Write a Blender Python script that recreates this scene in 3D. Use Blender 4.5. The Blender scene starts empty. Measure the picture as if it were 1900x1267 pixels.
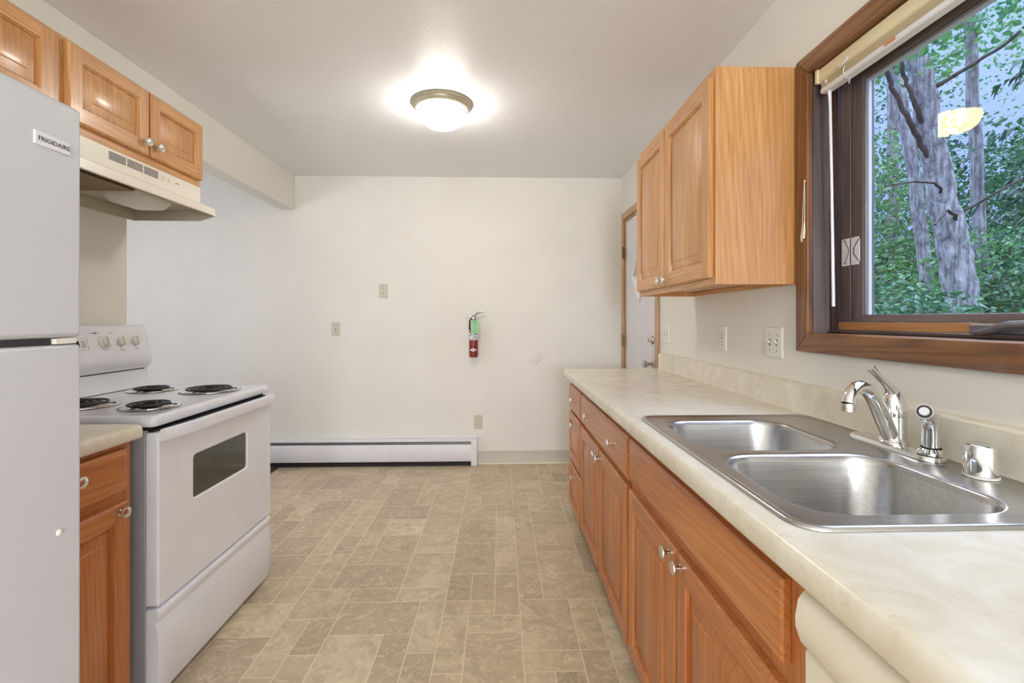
import bpy, bmesh, math, random
from mathutils import Vector, Matrix
PI = math.pi
S = bpy.context.scene
COL = S.collection

# ---------------------------------------------------------------- camera, world, lights, exposure
H_CAM, YAW, F_PX = 1.2328, 0.0297, 886.24
cam_d = bpy.data.cameras.new('camera')
cam = bpy.data.objects.new('camera', cam_d); COL.objects.link(cam)
cam.location = (0, 0, H_CAM); cam.rotation_euler = (PI/2, 0, -YAW)
cam_d.sensor_fit = 'HORIZONTAL'; cam_d.sensor_width = 36
cam_d.lens = F_PX/1900*36
cam_d.shift_x = -4.4/1900; cam_d.shift_y = (592.7-633.5)/1900
cam_d.clip_start = 0.02; cam_d.clip_end = 200
S.camera = cam
S.view_settings.view_transform = 'Standard'; S.view_settings.look = 'None'
S.view_settings.gamma = 1; S.view_settings.use_curve_mapping = False
S.view_settings.exposure = 0.68
S.cycles.max_bounces = 10; S.cycles.diffuse_bounces = 6; S.cycles.glossy_bounces = 6
S.cycles.transparent_max_bounces = 24
S.cycles.sample_clamp_indirect = 6; S.cycles.use_denoising = True
S.cycles.caustics_reflective = False

LAMP_E = 27.0         # kitchen dome glass emission
W = bpy.data.worlds.new('sky'); S.world = W; W.use_nodes = True
nt = W.node_tree; nt.nodes.clear()
wo = nt.nodes.new('ShaderNodeOutputWorld'); bg = nt.nodes.new('ShaderNodeBackground')
tc = nt.nodes.new('ShaderNodeTexCoord'); sp = nt.nodes.new('ShaderNodeSeparateXYZ'); rp = nt.nodes.new('ShaderNodeValToRGB')
nt.links.new(tc.outputs['Generated'], sp.inputs[0]); nt.links.new(sp.outputs['Z'], rp.inputs[0])
rp.color_ramp.elements[0].position = 0.0; rp.color_ramp.elements[0].color = (.20, .30, .78, 1)
rp.color_ramp.elements[1].position = 0.45; rp.color_ramp.elements[1].color = (.36, .50, 1.08, 1)
el = rp.color_ramp.elements.new(0.80); el.color = (6.6, 8.4, 12.0, 1)
nt.links.new(rp.outputs[0], bg.inputs[0]); bg.inputs[1].default_value = 1.0
nt.links.new(bg.outputs[0], wo.inputs[0])

def fill_light(name, loc, radius, power, color):
    l = bpy.data.lights.new(name, 'POINT'); l.shadow_soft_size = radius; l.energy = power; l.color = color
    o = bpy.data.objects.new(name, l); o.location = loc; COL.objects.link(o); return o
# added unseen fill lights behind the camera and on the dining side
fill_light('back_fill', (.0, -4.4, 1.55), .45, 185, (.80, .87, 1.0))
fill_light('near_fill', (.30, -1.7, 1.30), .25, 44, (.82, .89, 1.0))
fill_light('dining_fill', (-3.0, 2.0, 1.5), .3, 34, (.84, .88, 1.0))

# ---------------------------------------------------------------- materials
def lin(c):
    return tuple(((x/255)/12.92 if x/255 <= .04045 else ((x/255+.055)/1.055)**2.4) for x in c)
class NT:
    def __init__(s, name):
        s.m = bpy.data.materials.new(name); s.m.use_nodes = True; s.t = s.m.node_tree; s.t.nodes.clear()
        s.out = s.n('ShaderNodeOutputMaterial')
    def n(s, ty, **k):
        o = s.t.nodes.new(ty)
        for a, v in k.items(): setattr(o, a, v)
        return o
    def l(s, a, b): s.t.links.new(a, b)
    def coord(s, scale=(1, 1, 1), rand=0.0, out='Object'):
        c = s.n('ShaderNodeTexCoord'); mp = s.n('ShaderNodeMapping'); mp.inputs['Scale'].default_value = scale
        src = c.outputs[out]
        if rand:
            oi = s.n('ShaderNodeObjectInfo'); mu = s.n('ShaderNodeVectorMath', operation='ADD'); ml = s.n('ShaderNodeMath', operation='MULTIPLY')
            ml.inputs[1].default_value = rand; s.l(oi.outputs['Random'], ml.inputs[0]); s.l(ml.outputs[0], mu.inputs[1]); s.l(src, mu.inputs[0]); src = mu.outputs[0]
        s.l(src, mp.inputs[0]); return mp.outputs[0]
    def noise(s, co, scale, detail=2, rough=.5, dist=0):
        o = s.n('ShaderNodeTexNoise'); o.inputs['Scale'].default_value = scale; o.inputs['Detail'].default_value = detail
        o.inputs['Roughness'].default_value = rough; o.inputs['Distortion'].default_value = dist; s.l(co, o.inputs['Vector']); return o.outputs['Fac']
    def ramp(s, fac, stops):
        r = s.n('ShaderNodeValToRGB'); e = r.color_ramp.elements
        while len(e) < len(stops): e.new(.5)
        for k, (p, c) in enumerate(stops): e[k].position = p; e[k].color = (*c, 1)
        s.l(fac, r.inputs[0]); return r.outputs[0]
    def mix(s, fac, a, b, mode='MIX'):
        o = s.n('ShaderNodeMix', data_type='RGBA', blend_type=mode)
        for v, i in ((fac, 0), (a, 6), (b, 7)):
            if hasattr(v, 'links'): s.l(v, o.inputs[i])
            elif i == 0: o.inputs[0].default_value = v
            else: o.inputs[i].default_value = (*v, 1)
        return o.outputs[2]
    def bump(s, h, strength, dist=.002):
        b = s.n('ShaderNodeBump'); b.inputs['Strength'].default_value = strength; b.inputs['Distance'].default_value = dist
        s.l(h, b.inputs['Height']); return b.outputs[0]
    def pbr(s, color, rough=.5, metal=0, spec=.5, normal=None, coat=0, emit=None, es=0, aniso=0):
        p = s.n('ShaderNodeBsdfPrincipled')
        if hasattr(color, 'links'): s.l(color, p.inputs['Base Color'])
        else: p.inputs['Base Color'].default_value = (*color, 1)
        if hasattr(rough, 'links'): s.l(rough, p.inputs['Roughness'])
        else: p.inputs['Roughness'].default_value = rough
        p.inputs['Metallic'].default_value = metal; p.inputs['Specular IOR Level'].default_value = spec
        p.inputs['Coat Weight'].default_value = coat; p.inputs['Coat Roughness'].default_value = .12
        p.inputs['Anisotropic'].default_value = aniso
        if emit: p.inputs['Emission Color'].default_value = (*emit, 1); p.inputs['Emission Strength'].default_value = es
        if normal is not None: s.l(normal, p.inputs['Normal'])
        s.l(p.outputs[0], s.out.inputs[0]); return p

def flat(name, rgb, rough=.5, metal=0, spec=.5, speck=0.0, coat=0):
    t = NT(name); c = lin(rgb); co = t.coord()
    n = t.noise(co, 9, 3)
    d = tuple(x*(1-.05-speck) for x in c)
    t.pbr(t.ramp(n, [(.3, d), (.7, c)]), rough, metal, spec, coat=coat); return t.m

def wood(name, light, dark, axis, rough=.34, spec=.5, pore=.6, scale=1.0, contrast=1.4, wear=0):
    t = NT(name); L_, D_ = lin(light), lin(dark)
    def sc(al, ac):
        v = [ac*scale]*3; v['xyz'.index(axis)] = al*scale; return tuple(v)
    broad = t.noise(t.coord(sc(.9, 9), 13), 1.0, 3, .55, .6)
    w = t.n('ShaderNodeTexWave', wave_type='BANDS', bands_direction='DIAGONAL'); w.inputs['Scale'].default_value = 1.2
    w.inputs['Distortion'].default_value = 7; w.inputs['Detail'].default_value = 2.5; w.inputs['Detail Scale'].default_value = 1.1
    t.l(t.coord(sc(.7, 11), 13), w.inputs['Vector'])
    fine = t.noise(t.coord(sc(5, 230), 13), 1.0, 2, .6)
    base = t.ramp(broad, [(.30, D_), (.68, L_)])
    dk = tuple(x*.72 for x in D_)
    r1 = t.ramp(w.outputs['Fac'], [(.0, (0, 0, 0)), (.35, (.3*contrast,)*3), (1, (0, 0, 0))])
    c1 = t.mix(r1, base, dk)
    fr = t.ramp(fine, [(.30, (pore,)*3), (.48, (0, 0, 0))])
    c2 = t.mix(fr, c1, tuple(x*.62 for x in D_))
    if wear:
        sc_ = t.noise(t.coord(sc(7, 90), 13), 1.0, 3, .7)
        c2 = t.mix(t.ramp(sc_, [(.64, (0, 0, 0)), (.72, (wear,)*3)]), c2, lin((206, 172, 130)))
    t.pbr(c2, rough, 0, spec, t.bump(fine, .12, .0006), coat=.25); return t.m

UP_L, UP_D = (222, 170, 112), (196, 138, 82)
LO_L, LO_D = (205, 134, 76), (176, 102, 50)
M = {}
for ax in 'xyz':
    M['oak_'+ax] = wood('honey_oak_'+ax, UP_L, UP_D, ax)
    M['red_'+ax] = wood('amber_oak_'+ax, LO_L, LO_D, ax)
    M['walnut_'+ax] = wood('brown_stained_pine_'+ax, (146, 98, 56), (102, 62, 32), ax, .38, pore=.25, scale=.8, contrast=2.4, wear=.5 if ax == 'y' else .15)
    M['grey_'+ax] = wood('weathered_dark_frame_'+ax, (124, 110, 108), (82, 68, 66), ax, .45, pore=.3)
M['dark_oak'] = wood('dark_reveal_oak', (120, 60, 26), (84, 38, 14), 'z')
M['dark_z'] = wood('dark_stop_z', (74, 48, 40), (46, 28, 24), 'z'); M['dark_y'] = wood('dark_stop_y', (74, 48, 40), (46, 28, 24), 'y')
M['raw_pine'] = wood('bare_pine_strip', (206, 150, 92), (176, 118, 64), 'y', .55)
M['tan_trim'] = wood('tan_door_casing', (196, 160, 118), (172, 134, 92), 'z', .4, pore=.2)

t = NT('painted_plaster_wall'); co = t.coord()
t.pbr(t.ramp(t.noise(co, 2.5, 3), [(.3, lin((226, 223, 214))), (.7, lin((231, 228, 220)))]), .62, 0, .35,
      t.bump(t.noise(co, 55, 3, .6), .22, .002)); M['wall'] = t.m
t = NT('textured_ceiling'); co = t.coord()
t.pbr(lin((236, 237, 238)), .40, 0, .5, t.bump(t.noise(co, 75, 4, .65), .45, .003)); M['ceiling'] = t.m
# vinyl floor: tint of each printed stone from a face attribute
t = NT('vinyl_stone'); at = t.n('ShaderNodeAttribute', attribute_name='tint'); co = t.coord()
of = t.n('ShaderNodeVectorMath', operation='ADD'); t.l(co, of.inputs[0])
ms = t.n('ShaderNodeVectorMath', operation='SCALE'); ms.inputs['Scale'].default_value = 7.0; t.l(at.outputs['Color'], ms.inputs[0]); t.l(ms.outputs[0], of.inputs[1])
a = t.noise(of.outputs[0], 6, 6, .68, 1.4); b = t.noise(of.outputs[0], 13, 6, .78, 2.6)
base = t.ramp(at.outputs['Fac'], [(0, lin((168, 151, 127))), (.45, lin((200, 181, 150))), (1, lin((224, 207, 176)))])
c1 = t.mix(t.ramp(a, [(.40, (0, 0, 0)), (.64, (.7,)*3)]), base, lin((166, 147, 122)))
c2 = t.mix(t.ramp(b, [(.50, (0, 0, 0)), (.68, (.7,)*3)]), c1, lin((232, 217, 188)))
t.pbr(c2, .36, 0, .45, t.bump(b, .12, .001)); M['stone'] = t.m
M['grout'] = flat('vinyl_grout', (224, 208, 176), .4)
t = NT('grey_carpet'); co = t.coord(); n = t.noise(co, 260, 2)
t.pbr(t.ramp(n, [(.3, lin((132, 122, 122))), (.7, lin((176, 166, 164)))]), .95, 0, .1, t.bump(n, .8, .004)); M['carpet'] = t.m
# laminate
t = NT('cream_laminate'); co = t.coord((1, 1, 1)); a = t.noise(co, 7, 5, .65, 1.2); b = t.noise(co, 60, 4, .7, .8)
c1 = t.ramp(a, [(.3, lin((213, 204, 182))), (.55, lin((224, 218, 202))), (.75, lin((233, 229, 218)))])
c2 = t.mix(t.ramp(b, [(.56, (0, 0, 0)), (.72, (.35,)*3)]), c1, lin((194, 180, 152)))
t.pbr(c2, .27, 0, .5); M['laminate'] = t.m
# brushed stainless
t = NT('brushed_stainless'); co = t.coord((4, 240, 240)); n = t.noise(co, 1, 2)
t.pbr(t.ramp(n, [(.3, (.42, .415, .41)), (.7, (.51, .505, .50))]), .27, 1, .5, t.bump(n, .05, .0004)); M['steel'] = t.m
t = NT('polished_chrome'); t.pbr((.80, .80, .80), .07, 1); M['chrome'] = t.m
t = NT('satin_nickel'); t.pbr((.60, .57, .52), .24, 1); M['nickel'] = t.m
M['white_enamel'] = flat('white_enamel', (232, 234, 240), .24, coat=.3)
t = NT('white_fridge_skin'); co = t.coord(); t.pbr(lin((206, 209, 216)), .34, 0, .5, t.bump(t.noise(co, 320, 2), .1, .0006)); M['fridge'] = t.m
M['range_side'] = flat('grey_side_panel', (158, 160, 166), .45)
M['almond'] = flat('almond_plastic', (228, 221, 203), .4)
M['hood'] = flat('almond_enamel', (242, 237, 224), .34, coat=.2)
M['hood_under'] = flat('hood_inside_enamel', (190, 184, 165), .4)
M['white_plastic'] = flat('white_plastic', (232, 229, 220), .4)
M['beige_plate'] = flat('beige_plate', (204, 196, 178), .4)
M['black'] = flat('black_gap', (18, 17, 17), .6)
M['black_iron'] = flat('black_coil_element', (30, 29, 30), .42)
M['dark_grey'] = flat('dark_grey_plastic', (58, 58, 60), .5)
M['grey_print'] = flat('grey_print', (120, 118, 116), .5)
M['black_print'] = flat('black_print', (40, 40, 44), .5)
M['heater'] = flat('white_heater_enamel', (226, 225, 228), .4)
M['heater_fin'] = flat('aluminium_fin', (160, 160, 162), .35, .6)
M['vinyl_base'] = flat('grey_green_vinyl_base', (198, 192, 176), .5)
M['cream_strip'] = flat('cream_strip', (236, 228, 204), .5)
M['red_paint'] = flat('red_extinguisher_paint', (132, 36, 26), .3, coat=.3)
M['label_white'] = flat('white_label', (226, 226, 226), .45)
M['green_tag'] = flat('green_paper_tag', (158, 210, 160), .7)
M['tag_print'] = flat('green_tag_print', (70, 140, 84), .7)
M['door_white'] = flat('white_door_paint', (224, 222, 226), .42)
M['brass'] = flat('dull_brass', (120, 96, 62), .35, .9)
M['blind'] = flat('cream_blind_metal', (232, 220, 184), .4)
M['blind_white'] = flat('white_blind_rail', (232, 231, 234), .4)
M['orange_sticker'] = flat('orange_sticker', (206, 140, 100), .6)
M['cord'] = flat('cream_cord', (226, 214, 184), .7)
M['metal_grey'] = flat('grey_metal_strip', (150, 150, 152), .35, .5)
M['spacer'] = flat('aluminium_spacer', (196, 204, 222), .35, .2)
M['plate_white'] = flat('white_painted_hinge', (222, 222, 224), .4)
M['crank'] = flat('grey_crank_enamel', (112, 112, 114), .35, .6)
M['strip_dark'] = flat('dark_floor_strip', (46, 40, 38), .5)
t = NT('lit_dome_glass'); t.pbr((.9, .88, .84), .25, 0, .5, emit=(1.0, .95, .88), es=LAMP_E); M['dome'] = t.m
M['pewter'] = flat('pewter_lamp_ring', (176, 168, 148), .36, .35)
# dark oven glass
t = NT('oven_glass'); co = t.coord(); t.pbr(t.ramp(t.noise(co, 6, 2), [(.3, lin((52, 54, 44))), (.7, lin((66, 66, 56)))]), .06, 0, .8); M['oven_glass'] = t.m
# clear pane
t = NT('clear_pane'); tr = t.n('ShaderNodeBsdfTransparent'); gl = t.n('ShaderNodeBsdfGlossy'); gl.inputs['Roughness'].default_value = .01; gl.inputs['Color'].default_value = (.52, .36, .15, 1)   # amber put into the glossy colour so the mirrored lamp turns orange
fr = t.n('ShaderNodeFresnel'); fr.inputs[0].default_value = 1.5; mx = t.n('ShaderNodeMixShader')
tr.inputs[0].default_value = (.93, .95, .97, 1)
gm = t.n('ShaderNodeNewGeometry'); mr = t.n('ShaderNodeMapRange'); mr.inputs['To Min'].default_value = 1.5; mr.inputs['To Max'].default_value = 1/1.5
t.l(gm.outputs['Backfacing'], mr.inputs['Value']); t.l(mr.outputs[0], fr.inputs[0])
t.l(fr.outputs[0], mx.inputs[0]); t.l(tr.outputs[0], mx.inputs[1]); t.l(gl.outputs[0], mx.inputs[2]); t.l(mx.outputs[0], t.out.inputs[0]); M['pane'] = t.m
t = NT('frosted_pane'); co = t.coord(); p = t.pbr(lin((236, 238, 246)), .3, 0, .5, t.bump(t.noise(co, 60, 2), .3)); p.inputs['Transmission Weight'].default_value = .85; M['frosted'] = t.m
t = NT('hood_filter_mesh'); co = t.coord((1, 1, 1)); ck = t.n('ShaderNodeTexBrick'); ck.inputs['Scale'].default_value = 110
ck.inputs['Color1'].default_value = (*lin((150, 122, 74)), 1); ck.inputs['Color2'].default_value = (*lin((172, 142, 90)), 1); ck.inputs['Mortar'].default_value = (*lin((34, 28, 20)), 1)
ck.inputs['Mortar Size'].default_value = .035; t.l(co, ck.inputs['Vector']); t.pbr(ck.outputs[0], .4, .6); M['filter'] = t.m
# outdoors
t = NT('birch_bark'); co = t.coord((7, 7, 5)); co2 = t.coord((30, 30, 2.2))
c1 = t.ramp(t.noise(co, 1.6, 5, .7, .4), [(.3, lin((66, 64, 66))), (.48, lin((124, 122, 122))), (.72, lin((160, 158, 156)))])
c2 = t.mix(t.ramp(t.noise(co2, 1, 4, .7), [(.38, (.75,)*3), (.55, (0, 0, 0))]), c1, lin((62, 58, 58)))
t.pbr(c2, .8, 0, .2, t.bump(t.noise(co2, 1, 4), .8, .02)); M['bark'] = t.m
t = NT('dark_bark'); co = t.coord((14, 14, 4)); t.pbr(t.ramp(t.noise(co, 1, 4), [(.3, lin((40, 36, 34))), (.7, lin((78, 70, 66)))]), .85, 0, .2); M['dark_bark'] = t.m
def leafmat(name, c1, c2, c3):
    t = NT(name); co = t.coord(); n = t.noise(co, 3.5, 3)
    wn = t.n('ShaderNodeTexWhiteNoise', noise_dimensions='3D'); sn = t.n('ShaderNodeVectorMath', operation='SNAP'); sn.inputs[1].default_value = (.16, .16, .16)
    t.l(co, sn.inputs[0]); t.l(sn.outputs[0], wn.inputs['Vector'])
    c = t.mix(t.ramp(wn.outputs['Value'], [(.0, (0, 0, 0)), (1, (.8,)*3)]), t.ramp(n, [(.3, lin(c1)), (.7, lin(c2))]), lin(c3))
    d = t.n('ShaderNodeBsdfPrincipled'); d.inputs['Roughness'].default_value = .5; tl = t.n('ShaderNodeBsdfTranslucent'); mx = t.n('ShaderNodeMixShader'); mx.inputs[0].default_value = .4
    t.l(c, d.inputs['Base Color']); t.l(c, tl.inputs[0]); t.l(d.outputs[0], mx.inputs[1]); t.l(tl.outputs[0], mx.inputs[2]); t.l(mx.outputs[0], t.out.inputs[0]); return t.m
M['leaf'] = leafmat('green_leaves', (34, 80, 50), (66, 116, 72), (98, 134, 76))
M['leaf_yellow'] = leafmat('yellowing_leaves', (84, 122, 62), (128, 146, 70), (176, 160, 70))
M['leaf_dark'] = leafmat('dark_green_leaves', (22, 52, 38), (44, 82, 56), (66, 104, 66))
M['needle'] = leafmat('spruce_needles', (22, 46, 38), (42, 74, 56), (52, 86, 60))
t = NT('forest_soil'); co = t.coord(); t.pbr(t.ramp(t.noise(co, 4, 5, .7), [(.3, lin((70, 56, 44))), (.5, lin((98, 84, 62))), (.7, lin((70, 104, 60)))]), .95, 0, .1); M['soil'] = t.m

# ---------------------------------------------------------------- mesh builder
def frame(o, u, v, w):
    o, u, v, w = Vector(o), Vector(u), Vector(v), Vector(w)
    return lambda p: o + u*p[0] + v*p[1] + w*p[2]
class MB:
    def __init__(s, T=None): s.v = []; s.f = []; s.mi = []; s.T = T
    def P(s, p):
        s.v.append(tuple(s.T(p)) if s.T else tuple(p)); return len(s.v)-1
    def F(s, idx, mi=0): s.f.append(tuple(idx)); s.mi.append(mi)
    def quad(s, a, b, c, d, mi=0): s.F([s.P(a), s.P(b), s.P(c), s.P(d)], mi)
    def box(s, x0, x1, y0, y1, z0, z1, mi=0):
        i = [s.P((x, y, z)) for z in (z0, z1) for y in (y0, y1) for x in (x0, x1)]
        for q in ((0, 2, 3, 1), (4, 5, 7, 6), (0, 1, 5, 4), (2, 6, 7, 3), (0, 4, 6, 2), (1, 3, 7, 5)): s.F([i[k] for k in q], mi)
    def prism(s, poly, axis, a0, a1, mi=0):
        def mk(p, a):
            return {'x': (a, p[0], p[1]), 'y': (p[0], a, p[1]), 'z': (p[0], p[1], a)}[axis]
        A = [s.P(mk(p, a0)) for p in poly]; B = [s.P(mk(p, a1)) for p in poly]; n = len(poly)
        for k in range(n): s.F([A[k], A[(k+1) % n], B[(k+1) % n], B[k]], mi)
        s.F(A[::-1], mi); s.F(B, mi)
    def loft(s, rings, mi=0, cap0=True, cap1=True, closed=True):
        I = [[s.P(p) for p in r] for r in rings]; n = len(I[0])
        for a, b in zip(I, I[1:]):
            for k in range(n if closed else n-1): s.F([a[k], a[(k+1) % n], b[(k+1) % n], b[k]], mi)
        if cap0: s.F(I[0][::-1], mi)
        if cap1: s.F(I[-1], mi)
        return I
    def lathe(s, prof, c=(0, 0, 0), axis='z', n=24, mi=0, sign=1, cap0=True, cap1=True):
        rings = []
        for r, h in prof:
            r = max(r, 1e-5); ring = []
            for k in range(n):
                a = 2*PI*k/n; p, q, e = r*math.cos(a), r*math.sin(a), h*sign
                o = {'z': (p, q, e), 'x': (e, p, q), 'y': (p, e, q)}[axis]
                ring.append((c[0]+o[0], c[1]+o[1], c[2]+o[2]))
            rings.append(ring)
        s.loft(rings, mi, cap0, cap1)
    def tube(s, path, rad, n=10, mi=0, cap=True):
        path = [Vector(p) for p in path]; R = rad if hasattr(rad, '__len__') else [rad]*len(path)
        up = None; rings = []
        for k, p in enumerate(path):
            d = (path[min(k+1, len(path)-1)] - path[max(k-1, 0)]).normalized()
            if up is None:
                up = Vector((0, 0, 1)) if abs(d.z) < .9 else Vector((1, 0, 0))
            e1 = d.cross(up).normalized(); e2 = e1.cross(d).normalized(); up = e2
            rings.append([p + (e1*math.cos(2*PI*j/n) + e2*math.sin(2*PI*j/n))*R[k] for j in range(n)])
        s.loft(rings, mi, cap, cap)
    def build(s, name, mats, parent=None, bevel=0, seg=2, angle=38, smooth=True, recalc=True):
        off = parent['_w'] if parent is not None and '_w' in parent.keys() else (0, 0, 0)
        me = bpy.data.meshes.new(name)
        me.from_pydata([(v[0]-off[0], v[1]-off[1], v[2]-off[2]) for v in s.v], [], s.f)
        mats = mats if isinstance(mats, (list, tuple)) else [mats]
        for m in mats: me.materials.append(M[m] if isinstance(m, str) else m)
        me.polygons.foreach_set('material_index', s.mi)
        if recalc:
            bm = bmesh.new(); bm.from_mesh(me); bmesh.ops.recalc_face_normals(bm, faces=bm.faces); bm.to_mesh(me); bm.free()
        if smooth:
            me.polygons.foreach_set('use_smooth', [True]*len(me.polygons)); me.set_sharp_from_angle(angle=math.radians(angle))
        o = bpy.data.objects.new(name, me); COL.objects.link(o)
        if parent is not None:
            o.parent = parent; o['_w'] = list(off)
        if bevel:
            b = o.modifiers.new('bevel', 'BEVEL'); b.width = bevel; b.segments = seg; b.limit_method = 'ANGLE'; b.angle_limit = math.radians(40); b.harden_normals = False
        return o
def box_obj(name, b, mats, parent=None, bevel=0, seg=2):
    m = MB(); m.box(*b); return m.build(name, mats, parent, bevel, seg)
def tag(o, label=None, cat=None, group=None, kind=None):
    for k, v in (('label', label), ('category', cat), ('group', group), ('kind', kind)):
        if v: o[k] = v
    return o
def thing(name, loc, label, cat, group=None, kind=None):
    o = bpy.data.objects.new(name, None); o.empty_display_size = .05; o.location = loc; COL.objects.link(o); o['_w'] = list(loc)
    return tag(o, label, cat, group, kind)
def place(name, mesh, loc, parent):
    o = bpy.data.objects.new(name, mesh); COL.objects.link(o); w = parent['_w']; o.parent = parent
    o.location = (loc[0]-w[0], loc[1]-w[1], loc[2]-w[2]); return o
def text_obj(name, s, size, T, mat, parent, depth=.0006, align='LEFT', sx=1.0):
    """lettering: T maps (u, v, w) to world"""
    cu = bpy.data.curves.new(name, 'FONT'); cu.body = s; cu.size = size; cu.extrude = depth; cu.align_x = align; cu.resolution_u = 3
    tmp = bpy.data.objects.new(name+'_tmp', cu); COL.objects.link(tmp)
    bpy.context.view_layer.update()
    me = bpy.data.meshes.new_from_object(tmp.evaluated_get(bpy.context.evaluated_depsgraph_get()))
    COL.objects.unlink(tmp); bpy.data.objects.remove(tmp); bpy.data.curves.remove(cu)
    off = Vector(parent['_w'])
    for v in me.vertices: v.co = T((v.co.x*sx, v.co.y, v.co.z)) - off
    me.materials.clear(); me.materials.append(M[mat]); me.name = name
    o = bpy.data.objects.new(name, me); COL.objects.link(o); o.parent = parent; return o
def rrect(x0, x1, y0, y1, r, n=6):
    pts = []
    for cx, cy, a0 in ((x1-r, y1-r, 0), (x0+r, y1-r, 90), (x0+r, y0+r, 180), (x1-r, y0+r, 270)):
        for k in range(n+1):
            a = math.radians(a0 + 90*k/n); pts.append((cx+r*math.cos(a), cy+r*math.sin(a)))
    return pts

# ---------------------------------------------------------------- the room
XR, XL, D, HC, YB = 1.05, -1.735, 4.09, 2.449, -6.0
WY0, WY1, WZ0, WZ1 = .66, 1.572, 1.187, 2.06           # window opening
DY0, DY1, DZ1 = 3.165, 3.985, 2.07                     # door opening
def struct(o, label, cat): return tag(o, label, cat, kind='structure')
# floor: printed vinyl stones, cell 10 cm
rnd = random.Random(5); U = .108; X0, Y0 = -1.86, YB; NX, NY = 28, 94
occ = [[False]*NX for _ in range(NY)]; tiles = []
SZ = [(2, 2), (2, 3), (2, 2), (2, 1), (1, 3), (3, 2), (2, 2), (3, 2), (2, 3), (1, 2)]
for j in range(NY):
    for i in range(NX):
        if occ[j][i]: continue
        order = SZ[:]; rnd.shuffle(order); order.append((1, 1))
        for w, h in order:
            if i+w <= NX and j+h <= NY and not any(occ[j+b][i+a] for a in range(w) for b in range(h)):
                if (w, h) == (1, 1) and rnd.random() < .5 and order[-1] != (w, h): continue
                for a in range(w):
                    for b in range(h): occ[j+b][i+a] = True
                tiles.append((i, j, w, h)); break
mb = MB(); tint = []
g = .0022
XE = 1.05
for i, j, w, h in tiles:
    x0, x1 = X0+i*U+g, min(X0+(i+w)*U-g, XE); y0, y1 = Y0+j*U+g, min(Y0+(j+h)*U-g, D)
    if x0 >= x1 or y0 >= y1: continue
    mb.quad((x0, y0, 0), (x1, y0, 0), (x1, y1, 0), (x0, y1, 0), 0); tint.append(rnd.random())
mb.quad((X0, YB, -.0004), (XE, YB, -.0004), (XE, D, -.0004), (X0, D, -.0004), 1); tint.append(.5)
mb.quad((X0, YB, -.06), (X0, D, -.06), (XE, D, -.06), (XE, YB, -.06), 1); tint.append(.5)
fl = mb.build('floor', ['stone', 'grout'], smooth=False, recalc=False)
at = fl.data.attributes.new('tint', 'FLOAT_COLOR', 'FACE')
for k, v in enumerate(tint): at.data[k].color = (v, (v*7.3) % 1, (v*13.7) % 1, 1)
struct(fl, 'beige and brown stone-pattern vinyl kitchen floor', 'floor')
struct(box_obj('floor_left', (-4.2, X0, YB, D, -.06, .004), 'carpet'), 'grey carpet of the dining side beyond the dark strip', 'carpet')
struct(box_obj('trim_1', (X0-.03, X0+.02, 2.30, D-.07, 0, .012), 'strip_dark', bevel=.004), 'dark strip where vinyl floor meets the carpet', 'floor strip')
struct(box_obj('ceiling', (-4.3, XR+.14, YB-.1, D+.1, HC, HC+.1), 'ceiling'), 'white textured kitchen ceiling', 'ceiling')
struct(box_obj('wall_far', (-4.3, XR+.14, D, D+.1, -.06, HC), 'wall'), 'off-white wall behind the extinguisher and heater', 'wall')
mb = MB()
YA = YB-.1
for y0, y1, z0, z1 in ((YA, WY0-.015, -.06, HC), (WY0-.015, WY1+.015, -.06, WZ0-.015), (WY0-.015, WY1+.015, WZ1+.015, HC), (WY1+.015, DY0, -.06, HC), (DY0, DY1, DZ1, HC), (DY1, D, -.06, HC)):
    mb.box(XR, XR+.14, y0, y1, z0, z1)
struct(mb.build('wall_right', 'wall'), 'off-white wall holding the window and the entry door', 'wall')
struct(box_obj('wall_left', (XL-.115, XL, YB, 2.275, 0, HC), 'wall', bevel=.004), 'off-white wall behind the stove and fridge', 'wall')
struct(box_obj('trim_2', (XL-.115, XL, 2.275, D, 2.158, HC), 'wall', bevel=.004), 'off-white beam under the ceiling running on from above the hood cabinet', 'beam')
struct(box_obj('wall_back', (-4.3, XR+.14, YB-.1, YB, 0, HC), 'wall'), 'off-white wall behind the camera', 'wall')
struct(box_obj('wall_outer_left', (-4.3, -4.2, YB, D, 0, HC), 'wall'), 'off-white wall on the dining side', 'wall')
# baseboard on the far wall
mb = MB(); mb.prism([(D, .008), (D-.014, .008), (D-.007, .02), (D-.004, .109), (D, .109)], 'x', -.19, 1.05)
bb = mb.build('baseboard_far', 'vinyl_base'); struct(bb, 'grey-beige vinyl cove base at the foot of the far wall', 'baseboard'); bb['_w'] = [0, 0, 0]
mb = MB(); mb.box(-.19, 1.05, D-.022, D, .0, .0115); mb.build('bottom_strip', 'cream_strip', bb, bevel=.002)

# ---------------------------------------------------------------- window
win = thing('window_1', (XR, (WY0+WY1)/2, WZ0), 'brown-framed casement window above the sink looking onto trees', 'window', kind='structure')
def mitred(mb, y0, y1, z0, z1, wd, xa, xb, mis=(0, 1)):
    """picture-frame casing: outer face at xb (room side), back at xa; material 0 along z, 1 along y"""
    O = [(y0-wd, z0-wd), (y1+wd, z0-wd), (y1+wd, z1+wd), (y0-wd, z1+wd)]; I = [(y0, z0), (y1, z0), (y1, z1), (y0, z1)]
    for k in range(4):
        k2 = (k+1) % 4; mi = mis[1] if k in (0, 2) else mis[0]
        P = [O[k], O[k2], I[k2], I[k]]
        a = [mb.P((xa, *p)) for p in P]; b = [mb.P((xb, *p)) for p in P]
        mb.F(b, mi); mb.F(a[::-1], mi)
        for q in range(4): mb.F([a[q], a[(q+1) % 4], b[(q+1) % 4], b[q]], mi)
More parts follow.
